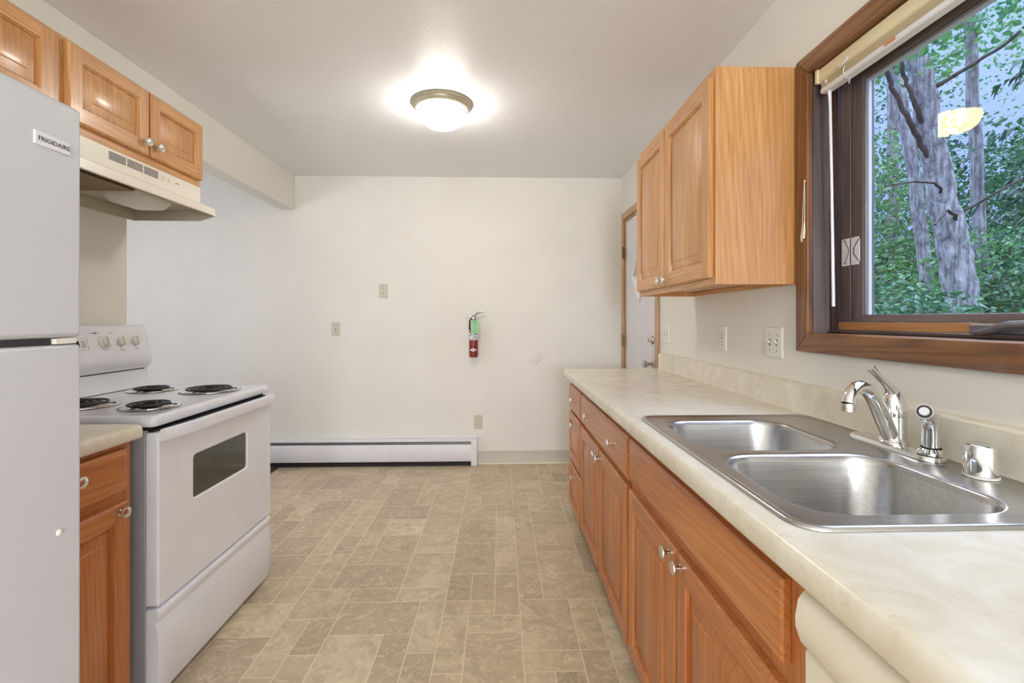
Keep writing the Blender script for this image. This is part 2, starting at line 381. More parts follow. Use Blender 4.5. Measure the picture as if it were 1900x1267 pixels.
mb = MB(); mitred(mb, WY0, WY1, WZ0, WZ1, .064, XR-.0005, XR-.021)
mb.build('casing', ['walnut_z', 'walnut_y'], win, bevel=.004)
mb = MB()
mb.box(XR-.001, XR+.14, WY1-.001, WY1+.0145, WZ0-.0145, WZ1+.0145, 0); mb.box(XR-.001, XR+.14, WY0-.0145, WY0+.001, WZ0-.0145, WZ1+.0145, 0)
mb.box(XR-.001, XR+.14, WY0, WY1, WZ0-.0145, WZ0+.001, 1); mb.box(XR-.001, XR+.14, WY0, WY1, WZ1-.001, WZ1+.0145, 1)
mb.build('jamb', ['grey_z', 'walnut_y'], win, bevel=.001)
mb = MB()   # stops around the sash
mb.box(1.104, 1.128, 1.557, 1.5705, 1.189, 2.058, 0); mb.box(1.104, 1.128, .662, .675, 1.189, 2.058, 0)
mb.box(1.104, 1.128, .675, 1.557, 2.035, 2.058, 1); mb.box(1.092, 1.128, .675, 1.557, 1.189, 1.199, 1)
mb.build('stop', ['dark_z', 'dark_y'], win, bevel=.002)
box_obj('bare_strip', (1.124, 1.150, .676, 1.556, 1.1995, 1.2245), 'raw_pine', win, bevel=.001)['label'] = 'bare orange pine strip'
sash = MB()
sash.box(1.130, 1.170, 1.5085, 1.556, 1.2255, 2.034, 0); sash.box(1.132, 1.170, 1.459, 1.505, 1.2255, 2.034, 0)
sash.box(1.136, 1.168, 1.505, 1.5085, 1.2255, 2.034, 0)
sash.box(1.130, 1.170, .676, .772, 1.2255, 2.034, 0)
sash.box(1.130, 1.170, .772, 1.459, 1.2255, 1.2475, 1); sash.box(1.130, 1.170, .772, 1.459, 1.986, 2.034, 1)
sash = sash.build('sash', ['grey_z', 'grey_y'], win, bevel=.0025)
mb = MB()
mb.box(1.136, 1.146, 1.4525, 1.4588, 1.248, 1.9855); mb.box(1.136, 1.146, .7725, .779, 1.248, 1.9855); mb.box(1.136, 1.146, .779, 1.4525, 1.980, 1.9855)
mb.build('weather_strip', 'metal_grey', sash, bevel=.001)
mb = MB(); mb.box(1.140, 1.149, 1.444, 1.4523, 1.248, 1.979); mb.box(1.140, 1.149, .7795, .788, 1.248, 1.979); mb.box(1.140, 1.149, .788, 1.444, 1.971, 1.979)
mb.build('spacer', 'spacer', sash)
mb = MB(); mb.quad((1.150, .774, 1.2478), (1.150, 1.457, 1.2478), (1.150, 1.457, 1.984), (1.150, .774, 1.984)); mb.build('glass', 'pane', sash)
# folding hinge plates on the stile
mb = MB(frame((1.1292, 1.5085, 1.4515), (0, -1, 0), (0, 0, 1), (-1, 0, 0)))
mb.prism([(-.036, -.044), (-.002, -.044), (-.002, .044), (-.036, .044)], 'z', 0, .002)
mb.prism([(.004, -.044), (.036, -.044), (.036, -.036), (.040, -.034), (.040, .034), (.036, .036), (.036, .044), (.004, .044)], 'z', -.002, .001)
hp = mb.build('sash_hinge', 'plate_white', sash, bevel=.0006)
mb = MB(frame((1.1270, 1.5085, 1.4515), (0, -1, 0), (0, 0, 1), (-1, 0, 0)))
for P in ([(-.026, .043), (-.006, .012), (-.004, 0), (-.008, -.012), (-.022, -.036)], [(.037, .035), (.016, .010), (.016, -.010), (.037, -.034)]):
    w_ = .003 if P[0][0] > 0 else .0015; zo = .0005 if P[0][0] < 0 else -.0008
    for a, b in zip(P, P[1:]): mb.prism([a, (a[0]+w_, a[1]), (b[0]+w_, b[1]), b], 'z', zo-.001, zo+.0006)
for p in ((-.02, .036), (-.02, -.036)): mb.lathe([(.0026, 0), (.0026, .0012)], (p[0], p[1], .0), 'z', 8)
mb.build('hinge_slot', 'dark_grey', sash)
# crank handle
cr = MB()
cr.prism(rrect(.93, 1.088, 1.199, 1.2215, .003), 'x', 1.098, 1.122, 0)
cr.build('crank_base', 'crank', win, bevel=.003)
cr = MB()
pth = [(1.092, 1.075, 1.203), (1.086, 1.045, 1.2035), (1.080, 1.018, 1.209), (1.076, .998, 1.2175), (1.073, .975, 1.2225), (1.071, .93, 1.224), (1.071, .88, 1.222), (1.071, .84, 1.220)]
cr.tube(pth, [.0035, .0075, .0085, .008, .0075, .0075, .008, .005], 8)
cr.build('crank_handle', 'crank', win)

# blind raised to the head of the window
bl = thing('mini_blind', (1.07, 1.1, 2.02), 'cream mini blind raised to the top of the window above the sink', 'blind')
mb = MB(); mb.prism([(1.049, 2.018), (1.051, 2.056), (1.081, 2.056), (1.083, 2.018), (1.078, 2.014), (1.054, 2.014)], 'y', .68, 1.545)
mb.box(1.0455, 1.0885, 1.545, 1.558, 2.012, 2.0575); mb.box(1.0455, 1.0885, .668, .68, 2.012, 2.0575)
mb.build('headrail', 'blind', bl, bevel=.0015)
mb = MB()
for k in range(9): mb.prism([(1.052, 1.9905+k*.0026), (1.066, 1.9918+k*.0026), (1.080, 1.9905+k*.0026), (1.080, 1.9915+k*.0026), (1.066, 1.9928+k*.0026), (1.052, 1.9915+k*.0026)], 'y', .70, 1.535)
mb.build('slat_stack', 'blind', bl, smooth=False)
mb = MB(); mb.prism([(1.050, 1.976), (1.052, 1.989), (1.080, 1.989), (1.082, 1.976), (1.078, 1.972), (1.054, 1.972)], 'y', .70, 1.537)
mb.build('bottom_rail', 'blind_white', bl, bevel=.001)
mb = MB(); mb.box(1.0485, 1.051, 1.24, 1.275, 1.978, 1.987); mb.build('warning_sticker', 'orange_sticker', bl)
mb = MB(); mb.tube([(1.060, 1.515, 2.016), (1.052, 1.514, 2.004), (1.060, 1.513, 1.99), (1.068, 1.513, 1.9)], .0035, 8); mb.tube([(1.065, 1.513, 1.995), (1.070, 1.512, 1.7), (1.075, 1.510, 1.275)], [.0042, .0042, .0048], 6)
mb.build('tilt_wand', 'blind_white', bl)
mb = MB(); mb.tube([(1.058, 1.43, 2.016), (1.050, 1.43, 2.004), (1.049, 1.43, 1.985), (1.054, 1.427, 1.972), (1.058, 1.42, 1.966), (1.062, 1.414, 1.970), (1.064, 1.424, 1.964), (1.066, 1.43, 1.955)], .0014, 6)
mb.tube([(1.046, 1.452, 2.022), (1.047, 1.44, 2.012), (1.046, 1.42, 2.016), (1.047, 1.408, 2.024)], .003, 6)
mb.build('ladder_cord', 'blind_white', bl)

mb = MB(); X_ = 1.0245
mb.lathe([(.0025, 0), (.0025, -.006)], (1.0285, 1.580, 1.700), 'x', 8)
mb.tube([(X_, 1.580, 1.702), (X_, 1.584, 1.64), (X_, 1.590, 1.56), (X_, 1.588, 1.53), (X_, 1.579, 1.565)], .0012, 6)
mb.tube([(X_, 1.579, 1.565), (X_, 1.577, 1.63), (X_, 1.579, 1.701)], .0012, 6)
mb.tube([(X_, 1.589, 1.555), (X_-.001, 1.592, 1.51), (X_, 1.594, 1.496)], [.0016, .004, .002], 8); mb.tube([(X_, 1.579, 1.565), (X_-.001, 1.580, 1.53), (X_, 1.583, 1.506)], [.0016, .0045, .0035], 8)
tag(mb.build('blind_cord', 'cord'), 'looped cream cord with two tassels hung on the brown window casing', 'cord')

# ---------------------------------------------------------------- entry door
dr = thing('door_1', (XR, (DY0+DY1)/2, 0), 'white entry door with a small diamond window', 'door', kind='structure')
mb = MB()
wd = .056
mb.box(XR-.018, XR-.0005, DY1, DY1+wd, 0, DZ1+wd, 0); mb.box(XR-.018, XR-.0005, DY0-wd, DY0, 0, DZ1+wd, 0); mb.box(XR-.018, XR-.0005, DY0, DY1, DZ1, DZ1+wd, 0)
mb.box(XR-.0005, XR+.14, DY1-.02, DY1-.0005, 0, DZ1-.0005, 0); mb.box(XR-.0005, XR+.14, DY0+.0005, DY0+.02, 0, DZ1-.0005, 0); mb.box(XR-.0005, XR+.14, DY0+.02, DY1-.02, DZ1-.02, DZ1-.0005, 0)
mb.build('casing', 'tan_trim', dr, bevel=.004)
DX = XR+.004; dcy, dcz, dh, dv = 3.575, 1.580, .205, .21
mb = MB()   # slab with a diamond hole
sy0, sy1, sz1 = DY0+.023, DY1-.023, DZ1-.024
cor = [(sy0, .012), (sy1, .012), (sy1, sz1), (sy0, sz1)]; dia = [(dcy, dcz-dv), (dcy+dh, dcz), (dcy, dcz+dv), (dcy-dh, dcz)]
for xx in (DX, DX+.04):
    c = [mb.P((xx, *p)) for p in cor]; d_ = [mb.P((xx, *p)) for p in dia]
    for q in ((c[0], c[1], d_[1], d_[0]), (c[1], c[2], d_[2], d_[1]), (c[2], c[3], d_[3], d_[2]), (c[3], c[0], d_[0], d_[3])): mb.F(q)
for L_ in (cor, dia):
    for k in range(4): mb.quad((DX, *L_[k]), (DX, *L_[(k+1) % 4]), (DX+.04, *L_[(k+1) % 4]), (DX+.04, *L_[k]))
slab = mb.build('door_slab', 'door_white', dr, smooth=False)
mb = MB()
def dpt(s_, x): return [(x, dcy, dcz-dv*s_), (x, dcy+dh*s_, dcz), (x, dcy, dcz+dv*s_), (x, dcy-dh*s_, dcz)]
R_ = [dpt(1.06, DX-.0005), dpt(1.05, DX-.010), dpt(.95, DX-.012), dpt(.88, DX-.004), dpt(.88, DX+.02)]
mb.loft(R_, 0, False, False); mb.build('diamond_frame', 'white_plastic', slab, smooth=False)
mb = MB(); mb.quad(*dpt(.90, DX+.018)); dg = mb.build('diamond_glass', 'frosted', slab)
for hz in (1.79, 1.055, .25):
    mb = MB(); mb.box(XR-.022, XR-.0185, DY1-.018, DY1+.016, hz-.05, hz+.05); mb.lathe([(.006, -.052), (.006, .052)], (XR-.026, DY1-.019, hz), 'z', 10); mb.build('hinge', 'brass', dr)
mb = MB(); mb.lathe([(.030, 0), (.030, .006), (.024, .014), (.012, .016), (.012, .024), (.0, .026)], (DX-.0003, 3.262, 1.090), 'x', 20, 0, -1); mb.box(DX-.038, DX-.024, 3.260, 3.264, 1.078, 1.102); mb.build('deadbolt', 'nickel', dr)
mb = MB(); mb.lathe([(.033, 0), (.033, .005), (.022, .012), (.012, .016), (.011, .034), (.021, .042), (.027, .055), (.027, .066), (.020, .072), (0, .073)], (DX-.0003, 3.262, .926), 'x', 24, 0, -1); mb.build('door_knob', 'nickel', dr)

# ---------------------------------------------------------------- cabinet pieces
kb = MB(); kb.lathe([(.009, 0), (.009, .002), (.0055, .004), (.0055, .014), (.010, .0165), (.0155, .018), (.0165, .0205), (.0155, .0235), (.010, .0255), (0, .026)], (0, 0, 0), 'x', 20)
kobj = kb.build('knob_source', 'chrome'); KNOB = kobj.data; KNOB.name = 'cabinet_knob'; bpy.data.objects.remove(kobj)
kb = MB(); kb.lathe([(.009, 0), (.009, .002), (.0055, .004), (.0055, .014), (.010, .0165), (.0155, .018), (.0165, .0205), (.0155, .0235), (.010, .0255), (0, .026)], (0, 0, 0), 'x', 20, 0, -1)
kobj = kb.build('knob_source', 'chrome'); KNOBN = kobj.data; KNOBN.name = 'cabinet_knob_left'; bpy.data.objects.remove(kobj)
def panel_front(name, x, sg, y0, y1, z0, z1, w, parent, knob=None, raised=True, fr=.056, th=.019):
    """door or drawer front; room face towards sg*X at x; w = 'oak' or 'red'"""
    T = lambda p: Vector((x - sg*th + sg*p[2], p[0], p[1])); mb = MB(T)
    def ring(i, d): return [(y0+i, z0+i, d), (y1-i, z0+i, d), (y1-i, z1-i, d), (y0+i, z1-i, d)]
    if raised:
        R = [ring(0, 0), ring(0, th-.005), ring(.006, th)]; mb.loft(R, 0, True, False)
        a, b = .006, fr
        mb.quad((y0+a, z0+a, th), (y0+b, z0+a, th), (y0+b, z1-a, th), (y0+a, z1-a, th), 0)
        mb.quad((y1-b, z0+a, th), (y1-a, z0+a, th), (y1-a, z1-a, th), (y1-b, z1-a, th), 0)
        mb.quad((y0+b, z0+a, th), (y1-b, z0+a, th), (y1-b, z0+b, th), (y0+b, z0+b, th), 1)
        mb.quad((y0+b, z1-b, th), (y1-b, z1-b, th), (y1-b, z1-a, th), (y0+b, z1-a, th), 1)
        R = [ring(fr, th), ring(fr+.0015, th-.0045), ring(fr+.005, th-.0045), ring(fr+.0065, th-.0115), ring(fr+.011, th-.0115), ring(fr+.0125, th-.010), ring(fr+.040, th-.0035), ring(fr+.0415, th-.0015), ring(fr+.043, th-.001)]
        mb.loft(R, 0, False, True)
        mats = [w+'_z', w+'_y']
    else:
        R = [ring(0, 0), ring(0, th-.007), ring(.004, th-.003), ring(.013, th), ring(.02, th)]; mb.loft(R, 0, True, True); mats = [w+'_y']
    o = mb.build(name, mats, parent, angle=20)
    for k in (knob or []):
        place('knob', KNOB if sg > 0 else KNOBN, (x+sg*.0004, k[0], k[1]), o)
    return o
def carcass(t, sg, xf, xb, y0, y1, z0, z1, w, rails=(), stiles=(), open_top=True, toe=None, sw=.038):
    """box of panels with a face frame; xf = frame face, xb = back"""
    lo, hi = min(xf-sg*.019, xb), max(xf-sg*.019, xb)
    mb = MB(); e = .0008
    mb.box(lo, hi, y0+e, y0+.016, z0, z1, 0); mb.box(lo, hi, y1-.016, y1-e, z0, z1, 0)
    zb = z0+.02
    mb.box(lo, hi, y0+.016, y1-.016, zb, zb+.012, 0)
    bx = sorted((xb, xb+sg*.006)); mb.box(bx[0], bx[1], y0+.016, y1-.016, zb+.012, z1, 0)
    if not open_top: mb.box(lo, hi, y0+.016, y1-.016, z1-.012, z1-e, 0)
    mb.build('carcass', [w+'_z'], t, bevel=.001)
    a, b = sorted((xf, xf-sg*.0185)); mb = MB()
    mb.box(a, b, y0+e, y0+sw, z0, z1-e, 0); mb.box(a, b, y1-sw, y1-e, z0, z1-e, 0)
    for r0, r1 in rails: mb.box(a, b, y0+sw, y1-sw, r0, r1-e, 1)
    for s0, s1, za, zc in stiles: mb.box(a, b, s0, s1, za, zc, 0)
    mb.build('face_frame', [w+'_z', w+'_y'], t, bevel=.0012)
    if toe:
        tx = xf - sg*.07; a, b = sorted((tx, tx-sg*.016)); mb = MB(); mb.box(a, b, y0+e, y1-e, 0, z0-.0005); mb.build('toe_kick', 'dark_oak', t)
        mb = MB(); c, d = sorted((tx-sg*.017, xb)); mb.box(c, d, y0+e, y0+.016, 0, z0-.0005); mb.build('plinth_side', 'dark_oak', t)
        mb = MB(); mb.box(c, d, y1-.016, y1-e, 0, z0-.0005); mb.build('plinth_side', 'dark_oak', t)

# right base run
FX, DXF = .460, .4405
BZ0, BZ1 = .09, .8675
t1 = thing('base_cabinet', (.75, 2.84, 0), 'oak base cabinet with three stacked drawers next to the wide-drawer cabinet', 'cabinet')
carcass(t1, -1, FX, 1.046, 2.614, 3.07, BZ0, BZ1, 'red', [(BZ0, .11), (.355, .368), (.640, .665), (.80, BZ1)], toe=True)
panel_front('drawer', DXF, -1, 2.625, 3.052, .672, .823, 'red', t1, [(2.838, .748)], raised=False)
panel_front('drawer', DXF, -1, 2.625, 3.052, .366, .655, 'red', t1, [(2.838, .60)], fr=.045)
panel_front('drawer', DXF, -1, 2.625, 3.052, .070, .345, 'red', t1, [(2.838, .29)], fr=.045)
t2 = thing('base_cabinet', (.75, 2.13, 0), 'oak base cabinet with one wide two-knob drawer over two doors beside the sink cabinet', 'cabinet')
carcass(t2, -1, FX, 1.046, 1.640, 2.613, BZ0, BZ1, 'red', [(BZ0, .11), (.640, .70), (.80, BZ1)], [(2.10, 2.16, .1105, .6395)], toe=True)
panel_front('drawer', DXF, -1, 1.652, 2.606, .672, .823, 'red', t2, [(2.375, .748), (1.862, .748)], raised=False)
panel_front('door', DXF, -1, 2.137, 2.606, .088, .650, 'red', t2, [(2.168, .618)])
panel_front('door', DXF, -1, 1.663, 2.128, .088, .650, 'red', t2, [(2.097, .618)])
t3 = thing('base_cabinet', (.75, 1.15, 0), 'oak sink base cabinet with a plain false drawer front and two doors under the sink', 'cabinet')
carcass(t3, -1, FX, 1.046, .668, 1.639, BZ0, BZ1, 'red', [(BZ0, .11), (.640, .70), (.80, BZ1)], [(1.16, 1.21, .1105, .6395)], toe=True, sw=.13)
panel_front('false_drawer_front', DXF, -1, .741, 1.631, .690, .823, 'red', t3, None, raised=False)
panel_front('door', DXF, -1, 1.193, 1.633, .088, .652, 'red', t3, [(1.228, .628)])
panel_front('door', DXF, -1, .741, 1.184, .088, .652, 'red', t3, [(1.150, .628)])

# right worktop with rolled edge and backsplash
YC = 3.085; YN = .03
def nose(xe, xin, z0, z1):
    return [(xin, z0), (xe+.004, z0), (xe, z0+.006), (xe, z1-.016), (xe+.003, z1-.008), (xe+.009, z1-.002), (xe+.018, z1), (xin, z1)]
wt = thing('worktop', (.73, 1.6, .868), 'cream laminate worktop with backsplash along the window wall', 'worktop')
mb = MB(); SH = (.470, .985, .722, 1.520)
mb.prism(nose(.408, SH[0], .868, .914), 'y', YN, YC)
mb.box(SH[1], 1.028, YN, YC, .868, .914); mb.box(SH[0], SH[1], YN, SH[2], .868, .914); mb.box(SH[0], SH[1], SH[3], YC, .868, .914)
mb.build('counter_slab', 'laminate', wt, angle=50)
mb = MB(); mb.prism([(1.028, .868), (1.028, .905), (1.0255, .914), (1.0285, .918), (1.029, 1.003), (1.032, 1.011), (1.038, 1.0145), (1.0495, 1.0145), (1.0495, .868)], 'y', YN, YC-.002)
mb.build('backsplash', 'laminate', wt, angle=50)

# sink
sk = thing('sink', (.73, 1.12, .914), 'stainless steel double-bowl drop-in sink set in the cream worktop', 'sink')
SX0, SX1, SY0, SY1 = .448, 1.006, .700, 1.545
bm = bmesh.new()
def addloop(pts, z): return [bm.verts.new((p[0], p[1], z)) for p in pts]
def bridge(a, b):
    n = len(a)
    for k in range(n): bm.faces.new((a[k], a[(k+1) % n], b[(k+1) % n], b[k]))
rim = []
for ins, z in ((0, .9147), (.0015, .9195), (.006, .9215), (.011, .9208), (.016, .9180), (.019, .9175)):
    rim.append(addloop(rrect(SX0+ins, SX1-ins, SY0+ins, SY1-ins, .05-ins, 6), z))
for a, b in zip(rim, rim[1:]): bridge(a, b)
lips = []
for (x0, x1, y0, y1, r) in ((.492, .862, 1.132, 1.478, .085), (.492, .880, .752, 1.100, .085)):
    lp = []
    for ins, z in ((0, .9175), (.004, .9165), (.007, .912), (.010, .900), (.020, .76), (.030, .742), (.05, .733), (.10, .731)):
        lp.append(addloop(rrect(x0+ins, x1-ins, y0+ins, y1-ins, max(r-ins*.5, .03), 8), z))
    for a, b in zip(lp, lp[1:]): bridge(a, b)
    bm.faces.new(lp[-1]); lips.append(lp[0])
edges = []
for L_ in (rim[-1], lips[0], lips[1]):
    for k in range(len(L_)):
        e = bm.edges.get((L_[k], L_[(k+1) % len(L_)])) or bm.edges.new((L_[k], L_[(k+1) % len(L_)])); edges.append(e)
bmesh.ops.triangle_fill(bm, use_beauty=True, use_dissolve=False, edges=edges)
# drop any fill inside the bowls
for f_ in [f_ for f_ in bm.faces if len(f_.verts) == 3 and any(all(v in set(L_) for v in f_.verts) for L_ in lips)]: bm.faces.remove(f_)
bmesh.ops.recalc_face_normals(bm, faces=bm.faces)
me = bpy.data.meshes.new('bowls_and_rim')
for v in bm.verts: v.co -= Vector(sk.location)
bm.to_mesh(me); bm.free(); me.materials.append(M['steel'])
me.polygons.foreach_set('use_smooth', [True]*len(me.polygons)); me.set_sharp_from_angle(angle=math.radians(60))
so = bpy.data.objects.new('bowls_and_rim', me); COL.objects.link(so); so.parent = sk
for yy in (1.305, .926):
    mb = MB(); mb.lathe([(.042, 0), (.042, .003), (.036, .004), (.030, .001), (0, .001)], (.685, yy, .7313), 'z', 24); mb.build('drain', 'chrome', sk)

# faucet
fc = thing('faucet', (.965, 1.145, .918), 'chrome single-lever kitchen faucet behind the sink', 'faucet')
mb = MB()
def capsule(hw, hl, z): 
    pts = []
    for k in range(13): a = PI*k/12; pts.append((.965+hw*math.cos(a), 1.145+hl+hw*math.sin(a), z))
    for k in range(13): a = PI+PI*k/12; pts.append((.965+hw*math.cos(a), 1.145-hl+hw*math.sin(a), z))
    return pts
mb.loft([capsule(.030, .098, .9182), capsule(.030, .098, .924), capsule(.027, .097, .929), capsule(.018, .095, .931)])
mb.build('deck_plate', 'chrome', fc)
mb = MB(); mb.lathe([(.034, 0), (.034, .004), (.029, .010), (.0275, .018), (.0275, .062), (.0272, .066)], (.965, 1.145, .9305), 'z', 28)
mb.build('body', 'chrome', fc)
mb = MB(); mb.lathe([(.0268, .0), (.0272, .002), (.0272, .014), (.026, .030), (.022, .046), (.015, .060), (.008, .066), (0, .067)], (.965, 1.145, .9972), 'z', 28)
mb.build('cap', 'chrome', fc)
dsp = Vector((-.9, -.436, 0)); fo = Vector((.965, 1.145, 0))
pr_ = [(.012, .948), (.03, .97), (.049, .996), (.068, 1.020), (.087, 1.042), (.104, 1.058), (.124, 1.071), (.146, 1.077), (.165, 1.0755), (.181, 1.068), (.191, 1.056), (.1955, 1.043)]
mb = MB(); mb.tube([fo+dsp*u+Vector((0, 0, z)) for u, z in pr_], [.019, .0185, .018, .0172, .0165, .016, .0155, .0150, .0145, .0142, .014, .014], 16)
spt = mb.build('spout', 'chrome', fc)
mb = MB(); tip = fo+dsp*.196; mb.lathe([(.0148, 0), (.0152, -.002), (.0152, -.010), (.0146, -.0105), (.0146, -.018), (.012, -.018), (.010, -.012)], (tip.x, tip.y, 1.0435), 'z', 20); mb.build('aerator', 'nickel', spt)
mb = MB()
lv = [(-.004, 1.040), (.006, 1.058), (.022, 1.070), (.045, 1.084), (.075, 1.102), (.108, 1.122)]
mb.tube([fo+dsp*u+Vector((0, 0, z)) for u, z in lv], [.016, .0145, .0105, .0085, .0085, .0095], 12); mb.build('lever', 'chrome', fc)
# side spray
ss = thing('side_sprayer', (.965, 1.042, .931), 'chrome side spray standing between the faucet and the air gap cylinder', 'sprayer')
mb = MB(); mb.lathe([(.026, 0), (.026, .006), (.022, .010), (.019, .013)], (.965, 1.042, .9315), 'z', 24); mb.build('holder', 'chrome', ss)
mb = MB(); mb.lathe([(.0185, 0), (.0185, .003)], (.965, 1.042, .9447), 'z', 24); mb.build('gasket', 'black', ss)
mb = MB(); mb.tube([(.965, 1.042, .948), (.965, 1.042, .985), (.9645, 1.0416, 1.002), (.959, 1.038, 1.015), (.950, 1.0325, 1.0235), (.940, 1.0265, 1.028), (.930, 1.0205, 1.031)], [.0165, .0165, .0172, .0178, .0172, .0165, .0165], 18); mb.build('handle', 'chrome', ss)
mb = MB(); mb.tube([(.9302, 1.0206, 1.031), (.9287, 1.0197, 1.0315)], [.0145, .0138], 18); mb.build('spray_face', 'dark_grey', ss)
mb = MB(); mb.tube([(.9286, 1.01965, 1.0315), (.9272, 1.0188, 1.032)], [.0095, .0088], 14); mb.build('spray_nozzle', 'label_white', ss)
# air gap
ag = thing('air_gap_cap', (.962, .928, .918), 'short chrome air gap cylinder on the sink deck beside the side spray', 'air gap')
mb = MB(); mb.lathe([(.0285, 0), (.0285, .004), (.026, .005)], (.962, .928, .9183), 'z', 28); mb.build('gasket', 'white_plastic', ag)
mb = MB(); mb.lathe([(.0268, 0), (.0268, .052), (.0255, .058), (.022, .0605), (0, .061)], (.962, .928, .9235), 'z', 32); mb.build('cover', 'chrome', ag)

# dishwasher
dw = thing('dishwasher', (.75, .36, 0), 'almond dishwasher under the cream worktop beside the sink cabinet', 'dishwasher')
box_obj('tub', (.462, 1.04, .06, .660, .06, .86), 'dark_grey', dw)
mb = MB(); mb.prism([(.461, .772), (.430, .772), (.424, .778), (.4165, .800), (.416, .815), (.420, .838), (.427, .848), (.434, .852), (.461, .852)], 'y', .062, .662); mb.build('control_panel', 'almond', dw, angle=30)
mb = MB(); mb.prism([(.461, .12), (.434, .12), (.430, .125), (.430, .766), (.434, .770), (.461, .770)], 'y', .062, .662); dd = mb.build('door', 'almond', dw, bevel=.002)
mb = MB()
for k in range(16): mb.box(.4285, .431, .56-k*.011, .565-k*.011, .735, .748)
mb.build('vent_slots', 'beige_plate', dd)
box_obj('kick_plate', (.48, .495, .062, .660, 0, .115), 'almond', dw)
box_obj('foot_rail', (.50, 1.0, .10, .62, .0, .059), 'dark_grey', dw)

# right wall cabinet
t4 = thing('wall_cabinet', (.9, 2.1, 1.36), 'tall oak two-door wall cabinet hung beside the brown window casing', 'cabinet')
UY0, UY1, UZ0, UZ1 = 1.648, 2.556, 1.356, 2.119
mb = MB()
mb.box(.7715, 1.0495, UY0, UY0+.015, UZ0, UZ1, 0); mb.box(.7715, 1.0495, UY1-.015, UY1, UZ0, UZ1, 0)
mb.box(.7715, 1.0495, UY0+.015, UY1-.015, UZ0+.022, UZ0+.036, 1); mb.box(.7715, 1.0495, UY0+.015, UY1-.015, UZ1-.014, UZ1, 1)
mb.box(1.043, 1.0495, UY0+.015, UY1-.015, UZ0+.036, UZ1-.014, 0); mb.box(1.035, 1.0495, UY0+.015, UY1-.015, UZ0+.0005, UZ0+.0215, 1)
mb.build('carcass', ['oak_z', 'oak_y'], t4, bevel=.0015)
mb = MB(); e = .0008
mb.box(.752, .771, UY0-.003, UY0+.038, UZ0, UZ1, 0); mb.box(.752, .771, UY1-.038, UY1+.002, UZ0, UZ1, 0)
mb.box(.752, .771, UY0+.0385, UY1-.0385, UZ0, UZ0+.035, 1); mb.box(.752, .771, UY0+.0385, UY1-.0385, UZ1-.045, UZ1, 1); mb.box(.752, .771, 2.09, 2.14, UZ0+.0355, UZ1-.0455, 0)
mb.build('face_frame', ['oak_z', 'oak_y'], t4, bevel=.0015)
panel_front('door', .732, -1, 1.661, 2.109, 1.380, 2.083, 'oak', t4, [(2.078, 1.408)])
panel_front('door', .732, -1, 2.121, 2.548, 1.380, 2.083, 'oak', t4, [(2.152, 1.408)])

# left upper cabinets
def left_upper(label, y0, y1, z0, z1, split, kz):
    t = thing('wall_cabinet', (-1.58, (y0+y1)/2, z0), label, 'cabinet')
    carcass(t, 1, -1.424, -1.7345, y0, y1, z0, z1, 'oak', [(z0, z0+.038), (z1-.038, z1)], [(split-.02, split+.02, z0+.0385, z1-.0395)], open_top=False)
    panel_front('door', -1.404, 1, y0+.035, split-.004, z0+.030, z1-.012, 'oak', t, [(split-.034, kz)], fr=.05)
    panel_front('door', -1.404, 1, split+.004, y1-.010, z0+.030, z1-.012, 'oak', t, [(split+.034, kz)], fr=.05)
    return t
left_upper('short oak two-door wall cabinet above the range hood', 1.565, 2.312, 1.8585, 2.1575, 1.962, 1.934)
left_upper('short oak two-door wall cabinet above the fridge', .80, 1.564, 1.8585, 2.1575, 1.165, 1.934)

# ---------------------------------------------------------------- range hood
hd = thing('range_hood', (-1.55, 1.935, 1.72), 'almond under-cabinet range hood over the white stove', 'range hood')
HY0, HY1 = 1.567, 2.312
mb = MB()
sec = [(-1.734, 1.8580), (-1.424, 1.8580), (-1.424, 1.788), (-1.355, 1.756), (-1.352, 1.724), (-1.358, 1.722), (-1.361, 1.752), (-1.428, 1.783), (-1.428, 1.8495), (-1.734, 1.8495)]
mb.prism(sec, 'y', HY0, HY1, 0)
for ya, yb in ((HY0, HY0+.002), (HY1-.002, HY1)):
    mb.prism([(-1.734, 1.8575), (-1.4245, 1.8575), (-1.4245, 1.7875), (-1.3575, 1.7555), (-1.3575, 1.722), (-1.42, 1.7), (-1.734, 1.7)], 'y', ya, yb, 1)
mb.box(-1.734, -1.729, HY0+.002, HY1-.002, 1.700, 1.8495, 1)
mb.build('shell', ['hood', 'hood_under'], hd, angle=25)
# ventilation slots, switches
mb = MB()
for k in range(3):
    y0 = 1.782+k*.086
    for j in range(5): mb.box(-1.4245, -1.4232, y0, y0+.078, 1.8185+j*.0062, 1.8215+j*.0062)
mb.build('vent_slots', 'black', hd)
for y0 in (2.055, 2.095):
    mb = MB(); mb.box(-1.4235, -1.421, y0, y0+.012, 1.822, 1.838); mb.build('switch', 'white_plastic', hd, bevel=.001)
mb = MB(); mb.box(-1.4237, -1.4230, 2.14, 2.165, 1.829, 1.832); mb.build('badge', 'grey_print', hd)
mb = MB(); mb.box(-1.69, -1.45, HY0+.10, HY0+.37, 1.742, 1.750, 0); mb.build('grease_filter', 'filter', hd)
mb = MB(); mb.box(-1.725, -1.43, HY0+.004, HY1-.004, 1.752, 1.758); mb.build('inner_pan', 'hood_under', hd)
mb = MB(); T_ = rrect(-1.60, -1.45, HY0+.385, HY0+.60, .03, 4)
mb.loft([[(p[0], p[1], 1.7515) for p in T_], [(p[0], p[1], 1.735) for p in T_], [(-1.525+(p[0]+1.525)*.8, 2.06+(p[1]-2.06)*.8, 1.712) for p in T_]], 0); mb.build('lamp_lens', 'white_plastic', hd, angle=50)

